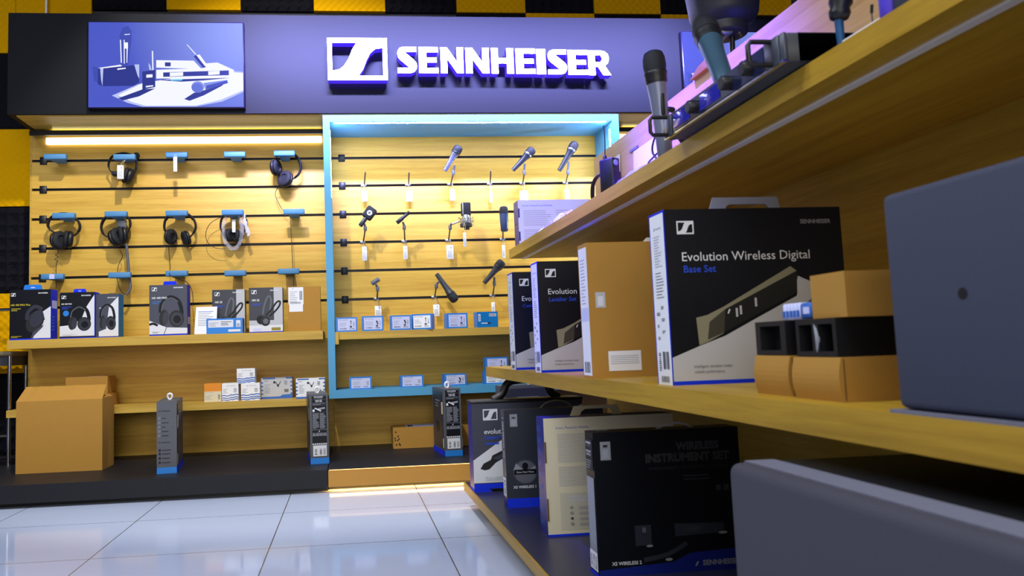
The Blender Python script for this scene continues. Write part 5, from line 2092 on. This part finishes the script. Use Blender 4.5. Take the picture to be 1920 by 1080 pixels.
b = MB()
b.tube(smooth_path([(.66, 1.52, ZT + .004), (.645, 1.56, ZT + .045), (.650, 1.545, ZT + .085), (.655, 1.50, ZT + .110), (.650, 1.46, ZT + .105), (.640, 1.44, ZT + .085)], 6), .0022, 'black', 6)
b.tube(smooth_path([(.66, 1.60, ZT + .004), (.650, 1.60, ZT + .030), (.648, 1.56, ZT + .038), (.652, 1.49, ZT + .052), (.652, 1.47, ZT + .075), (.650, 1.47, ZT + .10)], 6), .0020, 'black', 6)
b.tube(smooth_path([(.648, 1.55, ZT + .004), (.650, 1.49, ZT + .035), (.650, 1.465, ZT + .062), (.652, 1.49, ZT + .045), (.66, 1.53, ZT + .003)], 6), .0018, 'black', 6)
b.tube([(.648, 1.475, ZT + .112), (.640, 1.44, ZT + .10)], .006, 'black', 8)
tag(b.build('cord'), 'loops of thin black cord beside the receiver on the top shelf', 'cord')

# rack receiver
XR, RY0, RY1, RZ0, RZ1 = .566, .925, 1.305, ZT + .004, ZT + .043
t = thing('rack_receiver', 'rack mount wireless receiver with handles overhanging the top shelf edge', 'receiver', (.66, 1.115, ZT))
b = MB()
b.rbox(XR + .004, .80, RY0 + .002, RY1 - .002, RZ0, RZ1, 'dark_grey', .0015, 1)
b.build('chassis', t, True)
b = MB()
b.box(XR + .02, .79, RY0 + .002, RY0 + .004, RZ0, RZ1, 'black')
b.build('side_cover', t, True)
b = MB()
b.rbox(XR - .002, XR + .004, RY0, RY1, RZ0, RZ1, 'print_slate2', .0015, 1)
b.box(XR - .0035, XR + .002, RY0, RY1, RZ0 - .0005, RZ0 + .0025, 'chrome')
b.build('front_panel', t, True)
b = MB()
b.box(XR - .004, XR - .002, RY0 + .045, RY1 - .04, RZ0 + .004, RZ1 - .003, 'rack_face')
b.build('fascia', t, True)
for (y0, y1) in ((1.10, 1.155), (1.205, 1.255)):
    b = MB()
    b.rbox(XR - .0055, XR - .004, y0 - .005, y1 + .005, RZ0 + .008, RZ1 - .007, 'rack_glass', .0006, 1)
    b.build('display', t, True)
for y in (1.065, 1.178, 1.005):
    b = MB()
    b.lathe([(.0105, 0), (.0105, .012), (.009, .014), (.004, .014)], (XR - .004, y, (RZ0 + RZ1) / 2), (-1, 0, 0), 'black', 18)
    b.build('knob', t, True)
for (y0, y1) in ((RY0 + .008, RY0 + .042), (RY1 - .034, RY1 - .004)):
    b = MB()
    ym = (y0 + y1) / 2
    za, zb = RZ0 + .001, RZ1 - .001
    b.tube([(XR - .002, ym, za + .003), (XR - .032, ym, za + .003), (XR - .036, ym, za + .008), (XR - .036, ym, zb - .008), (XR - .032, ym, zb - .003), (XR - .002, ym, zb - .003)],
           .0035, 'black', 8)
    b.rbox(XR - .005, XR - .002, y0, y1, za, zb, 'print_slate2', .001, 1)
    b.build('rack_handle', t, True)
for y in (RY0 + .05, RY1 - .05):
    b = MB()
    b.lathe([(.008, 0), (.008, .004)], (.62, y, ZT), (0, 0, 1), 'black', 14)
    b.build('rubber_foot', t, True)


def wand(label, base, top, r, mt):
    """wireless handheld microphone standing on its tail"""
    a = Vector(top) - Vector(base)
    L_ = a.length
    t = thing('handheld_microphone', label, 'microphone', base)
    b = MB()
    b.lathe([(r * .62, 0), (r * .72, .003), (r * .74, L_ * .3), (r * .80, L_ * .55), (r * .95, L_ * .70)], base, a, mt, 26)
    b.build('body', t, True)
    b = MB()
    b.lathe([(r * .98, L_ * .70), (r * 1.04, L_ * .73), (r * 1.04, L_ * .77), (r * 1.10, L_ * .785), (r * 1.10, L_ * .80), (r * 1.02, L_ * .81)], base, a, 'black', 26)
    b.build('ring', t, True)
    b = MB()
    b.lathe([(r * 1.0, L_ * .81), (r * 1.08, L_ * .86), (r * 1.04, L_ * .93), (r * .85, L_ * .98), (r * .5, L_ * .998), (.001, L_)], base, a, 'grille', 26)
    b.build('grille', t, True)
    return t, a.normalized(), L_


t, a, L_ = wand('upright grey wireless microphone standing at the far end of the receiver', (.628, 1.455, ZT), (.612, 1.45, ZT + .222), .0205, 'mic_grey')
b = MB()
p = Vector((.628, 1.455, ZT)) + a * (L_ * .50) + Vector((0, -.016, 0))
b.rbox(p.x - .004, p.x + .004, p.y - .002, p.y + .002, p.z - .022, p.z + .022, 'ink_black', .0015, 1)
b.build('switch', t, True)
b = MB()
b.lathe([(.004, 0), (.013, .002), (.016, .010), (.016, .020), (.012, .028), (.004, .032)], (.600, 1.345, ZT + .032), (.2, 1, .2), 'soft_black', 18)
b.tube([(.610, 1.355, ZT + .03), (.628, 1.355, ZT)], .006, 'black', 8)
tag(b.build('foam_windscreen'), 'black round foam windscreen before the upright microphone foot', 'windscreen')
wand('dark teal wireless microphone leaning back on top of the receiver', (.625, 1.185, RZ1), (.672, 1.355, RZ1 + .196), .0225, 'mic_teal')

# near end of the top shelf
t = thing('clip_stand', 'black clip with a blue stick standing on the near top shelf', 'clip', (.622, .895, ZT))
b = MB()
b.tube([(.622, .895, ZT), (.620, .893, ZT + .046)], [.0040, .0055], 'stick_blue', 12)
b.build('stick', t, True)
b = MB()
b.lathe([(.006, 0), (.011, .003), (.013, .010), (.011, .016), (.014, .022), (.012, .05)], (.620, .893, ZT + .044), (.15, -.05, 1), 'black', 18)
b.build('clip', t, True)
b = MB()
b.box(.605, .915, .800, .868, ZT, ZT + .008, 'white')
b.box(.905, .915, .800, .868, ZT + .008, ZT + .022, 'white')
tag(b.build('white_tray'), 'low white tray at the near end of the top shelf', 'tray')
b = MB()
b.tube([(.612, .822, ZT + .008), (.611, .821, ZT + .022)], .0008, 'ink', 5)
b.tube([(.611, .821, ZT + .022), (.610, .818, ZT + .031)], .0017, 'ink_black', 6)
tag(b.build('lead'), 'thin dark lead poking up from the white tray', 'cable')
t = thing('equipment_case', 'dark case with a violet-lit edge at the near end of the top shelf', 'case', (.66, .60, ZT))
b = MB()
b.rbox(.603, .90, .40, .777, ZT, ZT + .16, 'speaker_skin', .004, 2)
b.build('body', t, True)
b = MB()
b.rbox(.600, .90, .778, .796, ZT, ZT + .16, 'cap_violet_lit', .002, 1)  # violet light on the end cap is put into its colour
b.build('end_cap', t, True)
b = MB()
v = [(XBK - .012, 1.945, 1.2405), (XBK + .02, 1.945, 1.2405), (XBK + .02, 1.83, 1.2405), (XBK - .012, 1.83, 1.2405), (XBK - .016, 1.89, 1.256), (XBK + .02, 1.89, 1.256), (XBK + .02, 1.83, 1.262), (XBK - .016, 1.83, 1.262)]
b.add(v, [(0, 1, 2, 3), (4, 7, 6, 5), (0, 4, 5, 1), (1, 5, 6, 2), (2, 6, 7, 3), (3, 7, 4, 0)], 'kraft')
tag(b.build('cardboard_scrap'), 'small brown cardboard piece resting on the gondola back panel top', 'cardboard')

# pendant speaker hanging from the ceiling behind the gondola
PX, PYY = 1.316, 2.50
t = thing('pendant_speaker', 'grey bucket-shaped pendant speaker hanging above the gondola', 'pendant speaker', (PX, PYY, 3.0))
b = MB()
b.lathe([(.066, 1.590), (.072, 1.593), (.075, 1.600), (.075, 1.626), (.103, 1.643), (.112, 1.661), (.145, 1.93), (.140, 1.96), (.05, 1.97)], (PX, PYY, 0), (0, 0, 1), 'pendant_grey', 36)
b.build('housing', t, True)
b = MB()
b.rbox(PX - .045, PX + .005, PYY - .05, PYY + .02, 1.583, 1.593, 'nickel', .003, 1)
b.lathe([(.010, 0), (.010, .006)], (PX - .03, PYY - .03, 1.578), (0, 0, 1), 'black', 12)
b.lathe([(.006, 0), (.006, .008)], (PX + .03, PYY - .04, 1.584), (0, 0, 1), 'steel', 10)
b.lathe([(.006, 0), (.006, .008)], (PX + .045, PYY - .02, 1.584), (0, 0, 1), 'steel', 10)
b.build('connector_plate', t, True)
b = MB()
b.tube([(PX + .025, PYY, 1.592), (PX + .027, PYY + .01, 1.525), (PX + .031, PYY + .02, 1.44)], .009, 'black', 10)
b.build('cable', t, True)
b = MB()
b.lathe([(.018, 0), (.018, .006)], (PX - .098, PYY - .073, 1.715), (-.7, -.6, 0), 'black', 14)
b.build('fixing_hole', t, True)
b = MB()
b.tube([(PX, PYY, 1.965), (PX, PYY, 3.0)], .004, 'steel', 8)
b.build('hanging_wire', t, True)
